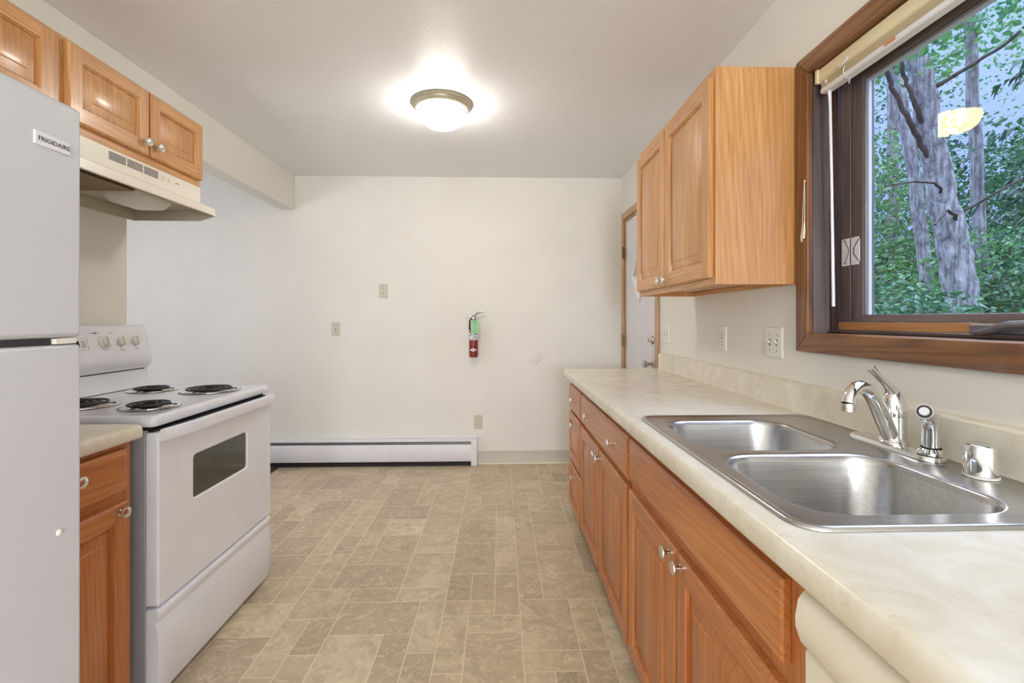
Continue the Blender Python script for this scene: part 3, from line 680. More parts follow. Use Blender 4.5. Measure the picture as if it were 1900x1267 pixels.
# ---------------------------------------------------------------- fridge
fg = thing('refrigerator', (-1.33, .735, 0), 'white top-freezer refrigerator beside the narrow oak base cabinet', 'refrigerator')
FYA, FYB = .355, 1.115
box_obj('cabinet', (-1.70, -1.022, FYA+.004, FYB-.004, .02, 1.690), 'fridge', fg, bevel=.006)
box_obj('gasket', (-1.0215, -1.014, FYA+.02, FYB-.02, .10, 1.68), 'metal_grey', fg)
dA = box_obj('freezer_door', (-1.0135, -.95, FYA, FYB, 1.193, 1.707), 'fridge', fg, bevel=.010, seg=3)
dB = box_obj('fridge_door', (-1.0135, -.95, FYA, FYB, .09, 1.178), 'fridge', fg, bevel=.010, seg=3)
box_obj('toe_grille', (-1.03, -1.0, FYA+.02, FYB-.02, .0, .085), 'dark_grey', fg)
box_obj('handle_recess', (-1.012, -.962, FYA+.02, 1.052, 1.1785, 1.1925), 'dark_grey', fg)
box_obj('hinge_bracket', (-1.012, -.953, 1.054, 1.104, 1.1795, 1.1915), 'white_plastic', fg, bevel=.001)
mb = MB(); mb.lathe([(.0075, 0), (.0072, .002), (.005, .0042), (0, .005)], (-.9505, 1.058, .774), 'x', 16); mb.build('bumper', 'white_plastic', dB)
box_obj('badge', (-.9505, -.9465, 1.001, 1.081, 1.5925, 1.6205), 'white_enamel', dA, bevel=.001)
text_obj('lettering', 'FRIGIDAIRE', .0135, frame((-.9464, 1.0072, 1.6018), (0, 1, 0), (0, 0, 1), (1, 0, 0)), 'black_print', dA, .0004, sx=1.06)

# left base cabinet and worktop
t5 = thing('base_cabinet', (-1.43, 1.33, 0), 'narrow oak base cabinet with one drawer and door between fridge and stove', 'cabinet')
carcass(t5, 1, -1.15, -1.730, 1.135, 1.522, BZ0, .860, 'red', [(BZ0, .11), (.672, .722), (.842, .860)], toe=True, sw=.03)
panel_front('drawer', -1.130, 1, 1.160, 1.490, .716, .842, 'red', t5, [(1.302, .829-.03)], raised=False)
panel_front('door', -1.130, 1, 1.160, 1.490, .09, .684, 'red', t5, [(1.452, .660)])
mb = MB(); mb.prism([(-1.7345, .8605), (-1.128, .8605), (-1.122, .866), (-1.1215, .890), (-1.126, .900), (-1.138, .905), (-1.7345, .905)], 'y', 1.133, 1.533)
tag(mb.build('worktop', 'laminate', angle=50), 'short cream laminate worktop between fridge and stove', 'worktop')

# ---------------------------------------------------------------- stove
RY0, RY1 = 1.5585, 2.322
rg = thing('stove', (-1.42, 1.94, 0), 'white electric coil stove with oven under the almond hood', 'stove')
mb = MB(); mb.box(-1.70, -1.135, RY0+.003, RY1-.003, .05, .876, 0); mb.build('body', 'range_side', rg, bevel=.002)
box_obj('base', (-1.66, -1.17, RY0+.03, RY1-.03, .0, .0495), 'black', rg)
# cooktop
mb = MB(); e = .008
def ctop(i, z): return [(-1.70+i, RY0+i, z), (-1.100-i, RY0+i, z), (-1.100-i, RY1-i, z), (-1.70+i, RY1-i, z)]
def cr4(i, z, r=.018): return [(p[0], p[1], z) for p in rrect(-1.70+i, -1.104-i, RY0+i, RY1-i, r, 4)]
mb.loft([cr4(.004, .8875), cr4(0, .891), cr4(0, .912), cr4(.003, .919), cr4(.010, .9225), cr4(.026, .9225), cr4(.034, .9195)], 0); mb.build('cooktop', 'white_enamel', rg, angle=60)
box_obj('vent_gap', (-1.68, -1.132, RY0+.008, RY1-.008, .8765, .887), 'black', rg)
# backguard
mb = MB()
sec = [(-1.70, .9235), (-1.655, .9235), (-1.668, .950), (-1.671, .985), (-1.670, 1.012), (-1.660, 1.025), (-1.652, 1.040), (-1.650, 1.060), (-1.656, 1.085), (-1.684, 1.190), (-1.690, 1.203), (-1.700, 1.208), (-1.712, 1.206), (-1.715, 1.19), (-1.712, .9235)]
rings = []
for y, k in ((RY0+.002, .92), (RY0+.006, .985), (RY0+.02, 1), (RY1-.02, 1), (RY1-.006, .985), (RY1-.002, .92)):
    rings.append([(-1.69+(x+1.69)*(k if k < 1 else 1), y, .9235+(z-.9235)*(1-(1-k)*.45)) for x, z in sec])
mb.loft(rings); bgd = mb.build('backguard', 'white_enamel', rg, angle=40)
box_obj('backguard_gap', (-1.6705, -1.6685, RY0+.02, RY1-.03, 1.0035, 1.0075), 'black', bgd)
# control face frame: origin on the sloped face
fa, fb = Vector((-1.656, 0, 1.085)), Vector((-1.684, 0, 1.190)); fv = (fb-fa).normalized(); fn = Vector((fv.z, 0, -fv.x))
def ctl(y, s_): return fa + Vector((0, y, 0)) + fv*s_
KB = MB(); 
def dial(y, s_, r, big=False):
    T = frame(ctl(y, s_), (0, 1, 0), fv, fn); mb = MB(T)
    if big: mb.lathe([(r*1.5, .0004), (r*1.5, .003), (r*1.35, .005), (r, .006)], (0, 0, 0), 'z', 24)
    mb.lathe([(r, .0005), (r, .008), (r*.9, .014), (r*.75, .016), (0, .0165)], (0, 0, 0), 'z', 24)
    mb.box(-r*.22, r*.22, -r*.95, r*.95, .014, .024)
    return mb.build('dial', 'white_plastic', bgd, angle=40)
dial(2.068, .052, .021, True); dial(2.152, .052, .020); dial(2.232, .052, .020)
dial(1.66, .052, .020); dial(1.74, .052, .020)
T = frame(ctl(1.90, .05), (0, 1, 0), fv, fn)
mb = MB(T); P = rrect(-.075, .085, -.026, .026, .008, 3); Q = rrect(-.073, .083, -.024, .024, .007, 3)
I = [[mb.P((p[0], p[1], h_)) for p in L_] for L_, h_ in ((P, .0003), (P, .0012), (Q, .0012), (Q, .0003))]
for a, b in zip(I, I[1:]):
    for k in range(len(a)): mb.F([a[k], a[(k+1) % len(a)], b[(k+1) % len(a)], b[k]])
mb.build('clock_bezel', 'beige_plate', bgd)
mb = MB(T); mb.box(-.02, .045, -.012, .014, .0003, .0010); mb.build('clock_display', 'black', bgd)
mb = MB(T)
for q in (.060, .070): mb.box(q-.004, q+.004, -.016, .016, .0003, .0012)
mb.build('clock_buttons', 'beige_plate', bgd, bevel=.0003)
text_obj('lettering', 'Hotpoint', .0125, frame(ctl(1.876, -.004), (0, 1, 0), fv, fn), 'grey_print', bgd, .0004)
mb = MB(frame(ctl(2.03, .094), (0, 1, 0), fv, fn)); mb.lathe([(.0038, .0002), (.0038, .0014)], (0, 0, 0), 'z', 10); mb.build('indicator_light', 'black_print', bgd)
for a, b, c_, d_ in ((-.024, -.008, -.0012, .0012), (.008, .022, -.0012, .0012), (.075, .095, -.0012, .0012), (.16, .168, -.0012, .0012), (.112, .132, -.080, -.0775), (.192, .212, -.080, -.0775)):
    mb = MB(frame(ctl(2.03, .094), (0, 1, 0), fv, fn)); mb.box(a, b, c_, d_, .0002, .0006); mb.build('control_mark', 'grey_print', bgd)
# burners
def burner(x, y, r):
    mb = MB(); mb.lathe([(r+.020, .0), (r+.019, .003), (r+.010, .0035), (r*.9, -.001), (r*.5, -.003), (.0, -.003)], (x, y, .9225), 'z', 36, cap0=False); db = mb.build('drip_bowl', 'chrome', rg)
    turns = 4 if r > .09 else 3; path = []; N = turns*28
    for k in range(N+1):
        a = 2*PI*turns*k/N; rr = .018 + (r-.018)*k/N; path.append((x+rr*math.cos(a), y+rr*math.sin(a), .9325))
    mb = MB(); mb.tube(path, .0042, 8)
    for a in (.5, 2.6, 4.7): mb.box(x-.0015, x+.0015, y-.0015, y+.0015, .9265, .9285)
    for q in range(3):
        a = q*2*PI/3+.4; c_, s_ = math.cos(a), math.sin(a)
        mb.tube([(x, y, .9265), (x+c_*(r+.006), y+s_*(r+.006), .9265)], .0022, 6)
    mb.build('coil_element', 'black_iron', rg)
burner(-1.272, 2.135, .096); burner(-1.530, 2.150, .073); burner(-1.252, 1.748, .073); burner(-1.515, 1.770, .096)
# oven door, window, handle, drawer
OY0, OY1 = RY0+.006, RY1-.006; WA = (1.738, 2.108, .588, .752)
mb = MB()
def ypl(x, i, z0, z1, r): return [(x, p[0], p[1]) for p in rrect(OY0+i, OY1-i, z0+i, z1-i, r, 4)]
mb.loft([ypl(-1.1335, 0, .307, .868, .012), ypl(-1.101, 0, .307, .868, .012), ypl(-1.0955, .006, .307, .868, .010)], 0, True, False)
# front face with a window opening
outer = rrect(OY0+.006, OY1-.006, .313, .862, .010, 4); inner = rrect(WA[0], WA[1], WA[2], WA[3], .018, 4); inn2 = rrect(WA[0]+.006, WA[1]-.006, WA[2]+.006, WA[3]-.006, .014, 4)
I = [[mb.P((x, p[0], p[1])) for p in L_] for L_, x in ((outer, -1.0955), (inner, -1.0955), (inn2, -1.102))]
for a, b in zip(I, I[1:]):
    for k in range(len(a)): mb.F([a[k], a[(k+1) % len(a)], b[(k+1) % len(a)], b[k]])
od = mb.build('oven_door', 'white_enamel', rg, angle=40)
mb = MB(); P = rrect(WA[0]+.001, WA[1]-.001, WA[2]+.001, WA[3]-.001, .016, 4)
mb.loft([[(-1.104, p[0], p[1]) for p in P], [(-1.1015, p[0], p[1]) for p in P]]); mb.build('oven_window', 'oven_glass', od)
mb = MB(); sec = [(-1.0965, .864), (-1.085, .880), (-1.066, .883), (-1.060, .878), (-1.057, .850), (-1.060, .843), (-1.064, .8415), (-1.088, .8425), (-1.0965, .836)]
ym = (OY0+OY1)/2
rings = []
for k in range(13):
    u = k/12; y = OY0+.004 + (OY1-OY0-.008)*u; s_ = min(1, .55+3.2*min(u, 1-u))
    rings.append([(-1.0965+(x+1.0965)*s_, y, z) for x, z in sec])
mb.loft(rings); mb.build('oven_handle', 'white_enamel', od, angle=35)
mb = MB(); mb.box(-1.1345, -1.118, OY0+.01, OY1-.01, .869, .876); mb.build('door_gap', 'black', rg)
mb = MB(); dz0, dz1 = .022, .300
sec = [(-1.134, dz0+.03), (-1.134, dz1), (-1.108, dz1), (-1.099, dz1-.004), (-1.095, dz1-.012), (-1.096, dz1-.028), (-1.102, dz1-.040), (-1.102, dz1-.048), (-1.096, dz1-.075), (-1.0945, dz1-.10), (-1.0945, dz0+.01), (-1.099, dz0), (-1.11, dz0)]
rings = []
for y, k in ((OY0, .6), (OY0+.008, 1), (OY0+.05, 1), (OY1-.05, 1), (OY1-.008, 1), (OY1, .6)):
    rings.append([(-1.134+(x+1.134)*(1-(1-k)*.12), y, z) for x, z in sec])
mb.loft(rings); mb.build('storage_drawer', 'white_enamel', rg, angle=40)
box_obj('foot', (-1.62, -1.15, RY0+.02, RY0+.05, .0, .0005), 'black', rg) if False else None

# ---------------------------------------------------------------- far wall fittings
ht = thing('baseboard_heater', (-1.06, D-.04, 0), 'long white baseboard heater at the foot of the wall', 'heater')
hx0, hx1 = -2.6, -.195
mb = MB(); mb.prism([(D-.0005, .008), (D-.0005, .226), (D-.060, .226), (D-.066, .220), (D-.066, .207), (D-.064, .207), (D-.060, .220), (D-.006, .220), (D-.006, .008)], 'x', hx0, hx1-.05); mb.build('back_and_top', 'heater', ht)
mb = MB(); mb.prism([(D-.067, .175), (D-.062, .183), (D-.060, .183), (D-.064, .174), (D-.064, .048), (D-.060, .040), (D-.063, .040), (D-.067, .047)], 'x', hx0, hx1-.05); mb.build('front_panel', 'heater', ht)
mb = MB()
for z in (.188, .194, .200): mb.box(hx0, hx1-.05, D-.060, D-.050, z-.0016, z+.0016)
mb.build('damper_louvre', 'heater_fin', ht)
mb = MB(); mb.box(hx0, hx1-.05, D-.050, D-.008, .03, .205); mb.box(hx0, hx1-.05, D-.055, D-.008, .002, .028); mb.build('fin_element', 'black', ht)
mb = MB(); mb.box(hx1-.05, hx1, D-.0685, D-.0005, .003, .2265); mb.build('end_cap', 'heater', ht, bevel=.002)

def plate(name, o, u, kind, label, cat, mat, gangs=1, wd=None):
    """cover plate; u = direction of its width; normal worked out from u"""
    u = Vector(u); v = Vector((0, 0, 1)); w = u.cross(v); o = Vector(o)
    t = thing(name, o, label, cat); T = frame(o + w*.0003, u, v, w)
    hw = (wd or (.035 if gangs == 1 else .057)); hh = .0585
    mb = MB(T); P = rrect(-hw, hw, -hh, hh, .004, 3); Q = rrect(-hw+.004, hw-.004, -hh+.004, hh-.004, .003, 3)
    mb.loft([[(p[0], p[1], 0) for p in P], [(p[0], p[1], .003) for p in P], [(p[0], p[1], .006) for p in Q]]); mb.build('cover_plate', mat, t, angle=30)
    xs = [0] if gangs == 1 else [-.023, .023]
    for x in xs:
        if kind == 'switch':
            mb = MB(T); mb.box(x-.005, x+.005, -.012, .012, .0058, .0066); mb.build('toggle_slot', 'grey_print', t)
            mb = MB(T); mb.prism([(-.006, .0062), (.004, .0062), (.011, .016), (.007, .018)], 'x', x-.0035, x+.0035); mb.build('toggle', mat, t, bevel=.0008)
            for q in (-.03, .03):
                mb = MB(T); mb.lathe([(.0028, .0058), (.0026, .0068), (0, .0070)], (x, q, 0), 'z', 10); mb.build('screw', 'grey_print', t)
        elif kind in ('outlet', 'decora'):
            if kind == 'decora':
                mb = MB(T); mb.box(-.0165, .0165, -.033, .033, .0058, .0072); rc = mb.build('receptacle', mat, t, bevel=.0006); rcs = [rc, rc]; z0 = .0071
                mb = MB(T)
                for a, b, c, d_ in ((-.0172, .0172, .0332, .0340), (-.0172, .0172, -.0340, -.0332), (-.0172, -.0166, -.033, .033), (.0166, .0172, -.033, .033)): mb.box(a, b, c, d_, .0058, .0066)
                mb.box(-.007, .007, -.0035, -.0005, .0070, .0082); mb.box(-.007, .007, .0005, .0035, .0070, .0082)
                mb.build('receptacle_gap', 'grey_print', t)
            else:
                z0 = .0068; rcs = []
                for q in (.0195, -.0195):
                    mb = MB(T); mb.loft([[(p[0], p[1], h_) for p in rrect(-.0165, .0165, q-.014, q+.014, .011, 5)] for h_ in (.0057, .0068)]); rcs.append(mb.build('receptacle', mat, t))
            for q, rc in zip((.0195, -.0195), rcs):
                mb = MB(T); mb.box(-.0075, -.0052, q-.001, q+.008, z0-.0002, z0+.0004); mb.box(.0052, .0075, q-.001, q+.006, z0-.0002, z0+.0004); mb.lathe([(.0028, z0-.0002), (.0028, z0+.0004)], (0, q-.008, 0), 'z', 10)
                mb.build('slots', 'black_print', rc)
        elif kind == 'phone':
            for q, r in ((.043, .0026), (.020, .0042), (-.016, .0042), (-.043, .0026)):
                mb = MB(T); mb.lathe([(r, .0057), (r*.9, .0066)], (x, q, 0), 'z', 10); mb.build('hole', 'black_print', t)
    return t
plate('wall_plate', (-.992, D, 1.4755), (1, 0, 0), 'phone', 'beige cover plate with a column of holes, higher than the single switch', 'wall plate', 'beige_plate')
plate('light_switch', (-1.392, D, 1.151), (1, 0, 0), 'switch', 'beige single light switch on the wall behind the stove, lower than the holed plate', 'switch', 'beige_plate')
plate('outlet', (-.190, D, .358), (1, 0, 0), 'outlet', 'beige double outlet low on the wall above the end of the heater', 'outlet', 'beige_plate')
plate('light_switch', (XR, 2.985, 1.143), (0, -1, 0), 'switch', 'white double switch beside the entry door', 'switch', 'white_plastic', 2)
plate('outlet', (XR, 2.217, 1.1445), (0, -1, 0), 'decora', 'white outlet under the tall oak wall cabinet', 'outlet', 'white_plastic')
plate('light_switch', (XR, 1.797, 1.145), (0, -1, 0), 'switch', 'white double switch near the brown window casing', 'switch', 'white_plastic', 2)
mb = MB(); mb.lathe([(.064, 0.0003), (.064, .003), (.060, .0055), (0, .006)], (.298, D, .919), 'y', 36, 0, -1)
dc = mb.build('blank_cover', 'wall'); tag(dc, 'round blank cover painted off-white on the wall beside the extinguisher', 'cover plate'); dc['_w'] = [0, 0, 0]
mb = MB(); mb.lathe([(.003, .0058), (.003, .0066), (0, .0068)], (.298, D, .919), 'y', 10, 0, -1); mb.build('screw', 'beige_plate', dc)

# fire extinguisher
EX, EY = -.225, D-.05
ex = thing('fire_extinguisher', (EX, D-.005, .915), 'small red fire extinguisher with a green tag hung on the off-white wall', 'fire extinguisher')
mb = MB(); mb.lathe([(.030, 0), (.036, .004), (.0375, .012), (.0375, .205), (.036, .222), (.030, .240), (.018, .252), (.014, .256), (.014, .272)], (EX, EY, .915), 'z', 28); mb.build('cylinder', 'red_paint', ex)
mb = MB()
def band(r, z0, z1, a0, a1, n=16):
    A = [mb.P((EX+r*math.cos(a0+(a1-a0)*k/n), EY+r*math.sin(a0+(a1-a0)*k/n), z0)) for k in range(n+1)]; B = [mb.P((EX+r*math.cos(a0+(a1-a0)*k/n), EY+r*math.sin(a0+(a1-a0)*k/n), z1)) for k in range(n+1)]
    for k in range(n): mb.F([A[k], A[k+1], B[k+1], B[k]])
band(.0379, 1.060, 1.122, PI*1.02, PI*1.98); lb = mb.build('label', 'label_white', ex)
mb = MB()
for z, a, b in ((1.108, 1.2, 1.45), (1.108, 1.52, 1.75), (1.095, 1.15, 1.35), (1.094, 1.42, 1.62), (1.082, 1.5, 1.72)): band(.0381, z, z+.005, PI*a, PI*b, 6)
for a in (1.22, 1.44, 1.66): band(.0381, 1.064, 1.074, PI*a, PI*(a+.09), 4)
mb.build('label_print', 'black_print', lb)
mb = MB(); n = 10; Z = .978
for k in range(n):
    for s_ in (1, -1):
        a0 = PI*(1.5+(k/n-.5)*.62); a1 = PI*(1.5+((k+1)/n-.5)*.62)
        h0 = .014*(1-abs(k/n-.5)*2); h1 = .014*(1-abs((k+1)/n-.5)*2)
        if s_ == 1: mb.quad((EX+.0379*math.cos(a0), EY+.0379*math.sin(a0), Z-h0), (EX+.0379*math.cos(a1), EY+.0379*math.sin(a1), Z-h1), (EX+.0379*math.cos(a1), EY+.0379*math.sin(a1), Z+h1), (EX+.0379*math.cos(a0), EY+.0379*math.sin(a0), Z+h0))
dm = mb.build('diamond_mark', 'label_white', ex)
mb = MB(); band(.0381, .975, .981, PI*1.42, PI*1.58, 6); mb.build('diamond_print', 'grey_print', dm)
mb = MB(); mb.lathe([(.015, 0), (.015, .03), (.012, .036), (.012, .05)], (EX, EY, 1.187), 'z', 16); mb.box(EX-.010, EX+.016, EY-.010, EY+.010, 1.232, 1.262); mb.build('valve', 'nickel', ex)
mb = MB(); mb.lathe([(.020, 0), (.020, .010), (.017, .012)], (EX, EY-.016, 1.246), 'y', 24, 0, -1); gg = mb.build('gauge', 'dark_grey', ex)
mb = MB(); mb.lathe([(.0125, .0121), (0, .0125)], (EX, EY-.016, 1.246), 'y', 20, 0, -1); mb.build('gauge_face', 'cream_strip', gg)
mb = MB(); mb.prism(rrect(-.011, .011, -.003, .003, .002, 2), 'x', 0, .062) if False else None
mb.tube([(EX+.010, EY, 1.266), (EX+.030, EY, 1.285), (EX+.06, EY, 1.297), (EX+.088, EY, 1.306)], [.006, .0065, .0075, .0055], 8); mb.build('lever', 'nickel', ex)
mb = MB(); mb.tube([(EX, EY, 1.256), (EX-.03, EY, 1.2575), (EX-.058, EY, 1.2575)], [.006, .005, .003], 8); mb.build('carry_handle', 'nickel', ex)
mb = MB(); mb.tube([(EX-.012, EY-.008, 1.245), (EX-.030, EY-.010, 1.226), (EX-.032, EY-.012, 1.19), (EX-.033, EY-.012, 1.15)], [.006, .006, .0065, .0075], 8); mb.build('nozzle', 'dark_grey', ex)
mb = MB(); mb.tube([(EX+.004, EY-.022, 1.236), (EX+.006, EY-.036, 1.228), (EX+.006, EY-.040, 1.222)], .0012, 6)
mb.prism([(-.020, 1.120), (.046, 1.118), (.048, 1.224), (.042, 1.236), (-.014, 1.236), (-.019, 1.226)], 'y', EY-.0425, EY-.0415) if False else mb.prism([(EX-.020, 1.118), (EX+.046, 1.116), (EX+.047, 1.216), (EX+.041, 1.228), (EX-.013, 1.228), (EX-.019, 1.218)], 'y', EY-.0425, EY-.0415)
tg = mb.build('inspection_tag', 'green_tag', ex)
mb = MB()
for z, a, b in ((1.205, .0, .028), (1.180, .008, .018), (1.155, .008, .020), (1.132, -.008, .034), (1.217, -.006, .034)): mb.box(EX+a, EX+b, EY-.0430, EY-.0426, z, z+.004)
mb.build('tag_print', 'tag_print', tg)
mb = MB(); mb.box(EX-.012, EX+.012, D-.0125, D-.0005, 1.10, 1.25); mb.box(EX-.008, EX+.008, D-.04, D-.0125, 1.222, 1.228); mb.build('wall_bracket', 'dark_grey', ex)

# ---------------------------------------------------------------- ceiling lamp
LX, LY = -.328, 2.705
lp = thing('ceiling_lamp', (LX, LY, HC), 'lit flush dome ceiling lamp with pewter ring', 'lamp')
mb = MB(); mb.lathe([(.170, -.0005), (.172, -.008), (.166, -.014), (.160, -.016), (.158, -.024), (.150, -.034), (.142, -.040), (.134, -.040), (.128, -.026), (.02, -.010)], (LX, LY, HC), 'z', 48); mb.build('ring', 'pewter', lp)
mb = MB(); mb.lathe([(.1325, -.0405), (.1335, -.052), (.128, -.075), (.112, -.102), (.086, -.122), (.05, -.134), (.02, -.138), (.008, -.1385)], (LX, LY, HC), 'z', 48, cap0=False); mb.build('dome', 'dome', lp)
mb = MB(); mb.lathe([(.010, -.1388), (.010, -.143), (.006, -.149), (0, -.151)], (LX, LY, HC), 'z', 16); mb.build('finial', 'pewter', lp)

# ---------------------------------------------------------------- woods outside the window
def gz(x, y):
    d_ = max(0, math.hypot(x-1.2, y-1)-1.0)
    return -.45 + .55*min(d_, 2.6)/2.6 + .085*d_ + .08*math.sin(x*1.3)+.06*math.sin(y*1.7+x)
mb = MB(); N = 44; G = [[None]*(N+1) for _ in range(N+1)]
for i in range(N+1):
    for j in range(N+1):
        x = 1.35+(i/N)**1.3*36; y = -14+46*j/N; G[i][j] = mb.P((x, y, gz(x, y)))
for i in range(N):
    for j in range(N): mb.F([G[i][j], G[i+1][j], G[i+1][j+1], G[i][j+1]])
struct(mb.build('ground_outside', 'soil', angle=180), 'sloping forest ground outside the window', 'ground')
def leaves(n, ce, ra, size, rg_, droop=.0, shell=.35):
    mb = MB()
    size *= .8
    for _ in range(int(n*1.9)):
        while True:
            p = Vector((rg_.uniform(-1, 1), rg_.uniform(-1, 1), rg_.uniform(-1, 1)))
            if shell < p.length < 1: break
        c = Vector((ce[0]+p.x*ra[0], ce[1]+p.y*ra[1], ce[2]+p.z*ra[2]))
        d = Vector((rg_.gauss(0, 1), rg_.gauss(0, 1), rg_.gauss(0, .5)-droop)).normalized(); u = d.orthogonal().normalized()
        q = Matrix.Rotation(rg_.uniform(0, 6.28), 3, d); u = q @ u; s_ = size*rg_.uniform(.6, 1.3); n_ = d.cross(u)*.12*s_
        a, b, e_, f_ = c, c+d*s_*.5+u*s_*.33+n_, c+d*s_, c+d*s_*.5-u*s_*.33+n_
        mb.F([mb.P(a), mb.P(b), mb.P(e_)], 0); mb.F([len(mb.v)-3, len(mb.v)-1, mb.P(f_)], 0)
    return mb
def trunk(mb, pts, r0, r1, n=12, wob=.0, rg_=random):
    P = [Vector(p) for p in pts]; path = []; rad = []
    K = 8*(len(P)-1)
    for k in range(K+1):
        u = k/K*(len(P)-1); i = min(int(u), len(P)-2); f_ = u-i
        path.append(P[i].lerp(P[i+1], f_) + Vector((rg_.gauss(0, wob), rg_.gauss(0, wob), 0))); rad.append((r0+(r1-r0)*k/K)*(1+.35*math.exp(-k*.9)))
    mb.tube(path, rad, n)
R1 = random.Random(3)
# big leaning birch close to the window
bt = thing('birch_tree', (4.80, 4.86, gz(4.8, 4.86)), 'thick pale birch trunk leaning with dark limbs, thickest tree outside the window', 'tree')
mb = MB(); trunk(mb, [(4.92, 4.86, gz(4.84, 4.86)-.1), (4.83, 4.88, 1.6), (4.67, 4.88, 2.4), (4.46, 4.86, 3.3), (4.30, 4.86, 4.2), (4.05, 4.9, 7.5)], .165, .075, 20, .008, R1); mb.build('trunk', 'bark', bt)
def limb(pts, r0, r1, mat='dark_bark', nm='branch', par=bt):
    m = MB(); trunk(m, pts, r0, r1, 8, .006, R1); m.build(nm, mat, par)
limb([(4.62, 4.88, 2.70), (4.28, 4.80, 3.16), (4.00, 4.76, 3.60), (3.84, 4.74, 4.0)], .030, .016)
limb([(4.52, 4.87, 3.05), (4.26, 4.78, 3.44), (4.10, 4.75, 3.76), (3.94, 4.7, 4.3)], .027, .014)
limb([(4.66, 4.86, 2.52), (4.36, 4.66, 2.60), (4.05, 4.55, 2.58), (3.7, 4.5, 2.52)], .015, .007)
limb([(4.78, 4.86, 2.08), (4.62, 4.72, 2.30), (4.44, 4.62, 2.32), (4.26, 4.55, 2.16)], .022, .010)
limb([(4.70, 4.82, 2.3), (5.1, 4.5, 2.62), (5.5, 4.3, 2.9)], .014, .006)
limb([(4.44, 4.84, 3.6), (4.9, 4.5, 3.9), (5.5, 4.3, 4.5)], .022, .010)
mb = leaves(420, (4.2, 4.7, 4.45), (1.5, 1.0, .75), .13, R1, .3, .0); mb.build('foliage', 'leaf', bt, smooth=False, recalc=False)
def slim_tree(name, x, y, lean, r, h, label, mat, leafm, cz, ra, n, seed, ls=.12, bark='bark'):
    rr = random.Random(seed); z0 = gz(x, y); t = thing(name, (x, y, z0), label, 'tree', None)
    mb = MB(); trunk(mb, [(x, y, z0-.1), (x+lean[0]*.3, y+lean[1]*.3, z0+h*.3), (x+lean[0]*.65, y+lean[1]*.65, z0+h*.65), (x+lean[0], y+lean[1], z0+h)], r, r*.55, 10, .012, rr); mb.build('trunk', bark, t)
    if n:
        mb = leaves(n, (x+lean[0]*.8, y+lean[1]*.8, cz), ra, ls, rr, .3, .15); mb.build('foliage', leafm, t, smooth=False, recalc=False)
    return t
slim_tree('birch_tree', 5.72, 6.05, (-.95, .25), .085, 8, 'slim pale birch leaning the same way as the thick trunk in front of it', 'bark', 'leaf', 5.6, (1.5, 1.3, 1.2), 700, 11)
slim_tree('birch_tree', 6.55, 6.25, (-.35, .1), .085, 9, 'slim upright pale birch just behind the thick leaning trunk', 'bark', 'leaf', 6.2, (1.5, 1.5, 1.3), 700, 12)
slim_tree('birch_tree', 7.3, 8.6, (-.2, 0), .11, 10, 'distant pale birch seen close to the window sash stile', 'bark', 'leaf', 6.8, (1.8, 1.6, 1.6), 700, 13)
slim_tree('birch_tree', 11.2, 9.6, (.2, .1), .12, 11, 'distant pale birch seen beyond the slim upright birch', 'bark', 'leaf', 7.4, (2.4, 2.0, 1.9), 800, 14)
slim_tree('birch_tree', 9.3, 12.2, (.2, .2), .11, 11, 'farthest pale birch, small among the green leaves', 'bark', 'leaf_dark', 6.8, (2.2, 2.0, 2.0), 800, 15, .15)
def broad(x, y, cz, ra, n, seed, label, leafm, ls=.15):
    return slim_tree('broadleaf_tree', x, y, (.1, .1), .07, cz-gz(x, y)+.4, label, 'bark', leafm, cz, ra, n, seed, ls, 'dark_bark')
broad(8.6, 6.6, 3.0, (1.5, 1.3, 1.5), 2600, 21, 'bushy dark green tree between the slim upright birch and the spruce', 'leaf_dark', .13)
broad(6.3, 8.2, 3.0, (1.3, 1.4, 1.6), 2000, 22, 'bushy light green tree behind the slim leaning birch', 'leaf', .12)
broad(11.5, 11.8, 4.0, (2.2, 2.2, 2.4), 2600, 23, 'large green tree far behind the bushy dark green tree', 'leaf_dark', .19)
broad(14.5, 10.5, 4.4, (2.4, 2.4, 2.6), 2400, 24, 'large dark green tree far off beside the distant spruce', 'leaf_dark', .2)
broad(9.0, 15.5, 4.4, (2.2, 2.4, 2.6), 2000, 25, 'large light green tree far off beyond the farthest birch', 'leaf', .2)
def spruce(x, y, h, r, seed, label):
    rr = random.Random(seed); z0 = gz(x, y); t = thing('spruce_tree', (x, y, z0), label, 'tree')
    mb = MB(); trunk(mb, [(x, y, z0-.1), (x, y, z0+h)], .09, .02, 8, .004, rr); mb.build('trunk', 'dark_bark', t)
    mb = MB()
    for k in range(120):
        u = rr.random(); z = z0+1.4+u*(h-1.6); L_ = r*(1-u)*rr.uniform(.7, 1.1)+.15; a = rr.uniform(0, 6.28); dx, dy = math.cos(a), math.sin(a)
        for q in range(26):
            s_ = rr.random(); px, py, pz = x+dx*L_*s_, y+dy*L_*s_, z-.35*L_*s_**1.5
            sd = rr.uniform(-1, 1)*.16*(1-s_*.4); ex_, ey_ = px-dy*sd+dx*.06, py+dx*sd+dy*.06
            mb.F([mb.P((px-dx*.02, py-dy*.02, pz)), mb.P((ex_, ey_, pz-.05-rr.random()*.12)), mb.P((px+dx*.035, py+dy*.035, pz-.01))])
    mb.build('needles', 'needle', t, smooth=False, recalc=False)
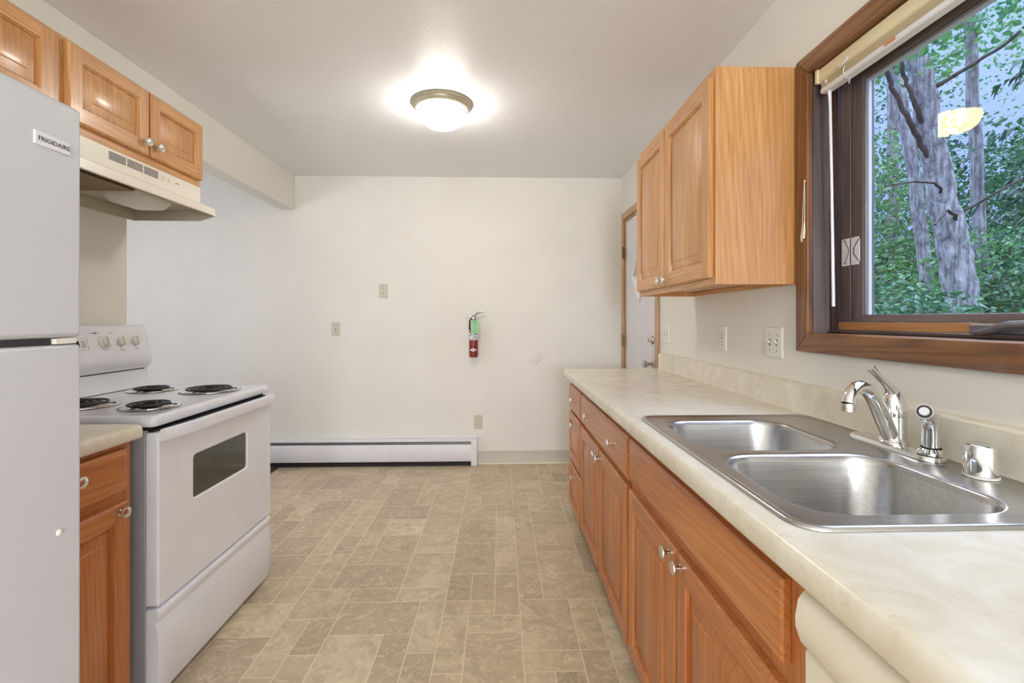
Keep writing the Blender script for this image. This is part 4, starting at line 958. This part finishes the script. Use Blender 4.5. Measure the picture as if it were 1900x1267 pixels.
spruce(6.7, 5.0, 6.5, 1.5, 31, 'near dark spruce with drooping boughs hanging over the bushy tree')
spruce(12.5, 8.3, 9, 1.8, 32, 'smaller looking dark spruce far off behind the near spruce')
SH_ = [(3.25, 3.55, .95, .5), (3.75, 3.35, .75, .45), (4.1, 4.2, .8, .42), (3.4, 4.5, 1.1, .6), (4.2, 5.6, 1.15, .65), (5.2, 5.4, 1.15, .55), (5.6, 4.6, 1.25, .75), (6.0, 5.5, 1.5, .85), (5.0, 6.6, 1.4, .8), (7.4, 6.6, 1.7, .9), (4.7, 3.75, .9, .5), (6.8, 7.6, 1.7, .9), (8.4, 8.8, 2.0, 1.1), (9.6, 7.8, 2.1, 1.1), (7.4, 10.4, 2.0, 1.1), (5.6, 8.0, 1.7, .9), (10.4, 9.2, 2.2, 1.2)]
for k, (x, y, cz, r) in enumerate(SH_):
    rr = random.Random(50+k); z0 = gz(x, y); cz = max(cz, z0+r*.75)
    t = thing('shrub', (x, y, z0), 'leafy green shrub in the undergrowth outside the window', 'shrub', 'undergrowth shrubs outside the window')
    mb = MB()
    for q in range(7):
        a = rr.uniform(0, 6.28); trunk(mb, [(x, y, z0-.05), (x+math.cos(a)*r*.35, y+math.sin(a)*r*.35, cz), (x+math.cos(a)*r*.7, y+math.sin(a)*r*.7, cz+r*.6)], .012, .004, 5, .0, rr)
    mb.build('stems', 'dark_bark', t)
    mb = leaves(int(900+500*r), (x, y, cz), (r*1.1, r*1.1, r), .075+.02*r, rr, .2, .0); mb.build('foliage', 'leaf' if k % 3 else 'leaf_dark', t, smooth=False, recalc=False)

for o in bpy.data.objects:
    if o.parent is None and o.get('category'):
        c, n = o['category'], o.name.split('.')[0]
        if c == 'tree': o['group'] = 'trees outside the window'
        elif n == 'base_cabinet': o['group'] = 'oak base cabinets'
        elif n == 'wall_cabinet': o['group'] = 'oak wall cabinets'
        elif c in ('switch', 'outlet', 'wall plate'): o['group'] = 'electrical wall plates'
# drop helper properties
for o in list(bpy.data.objects):
    if '_w' in o.keys(): del o['_w']
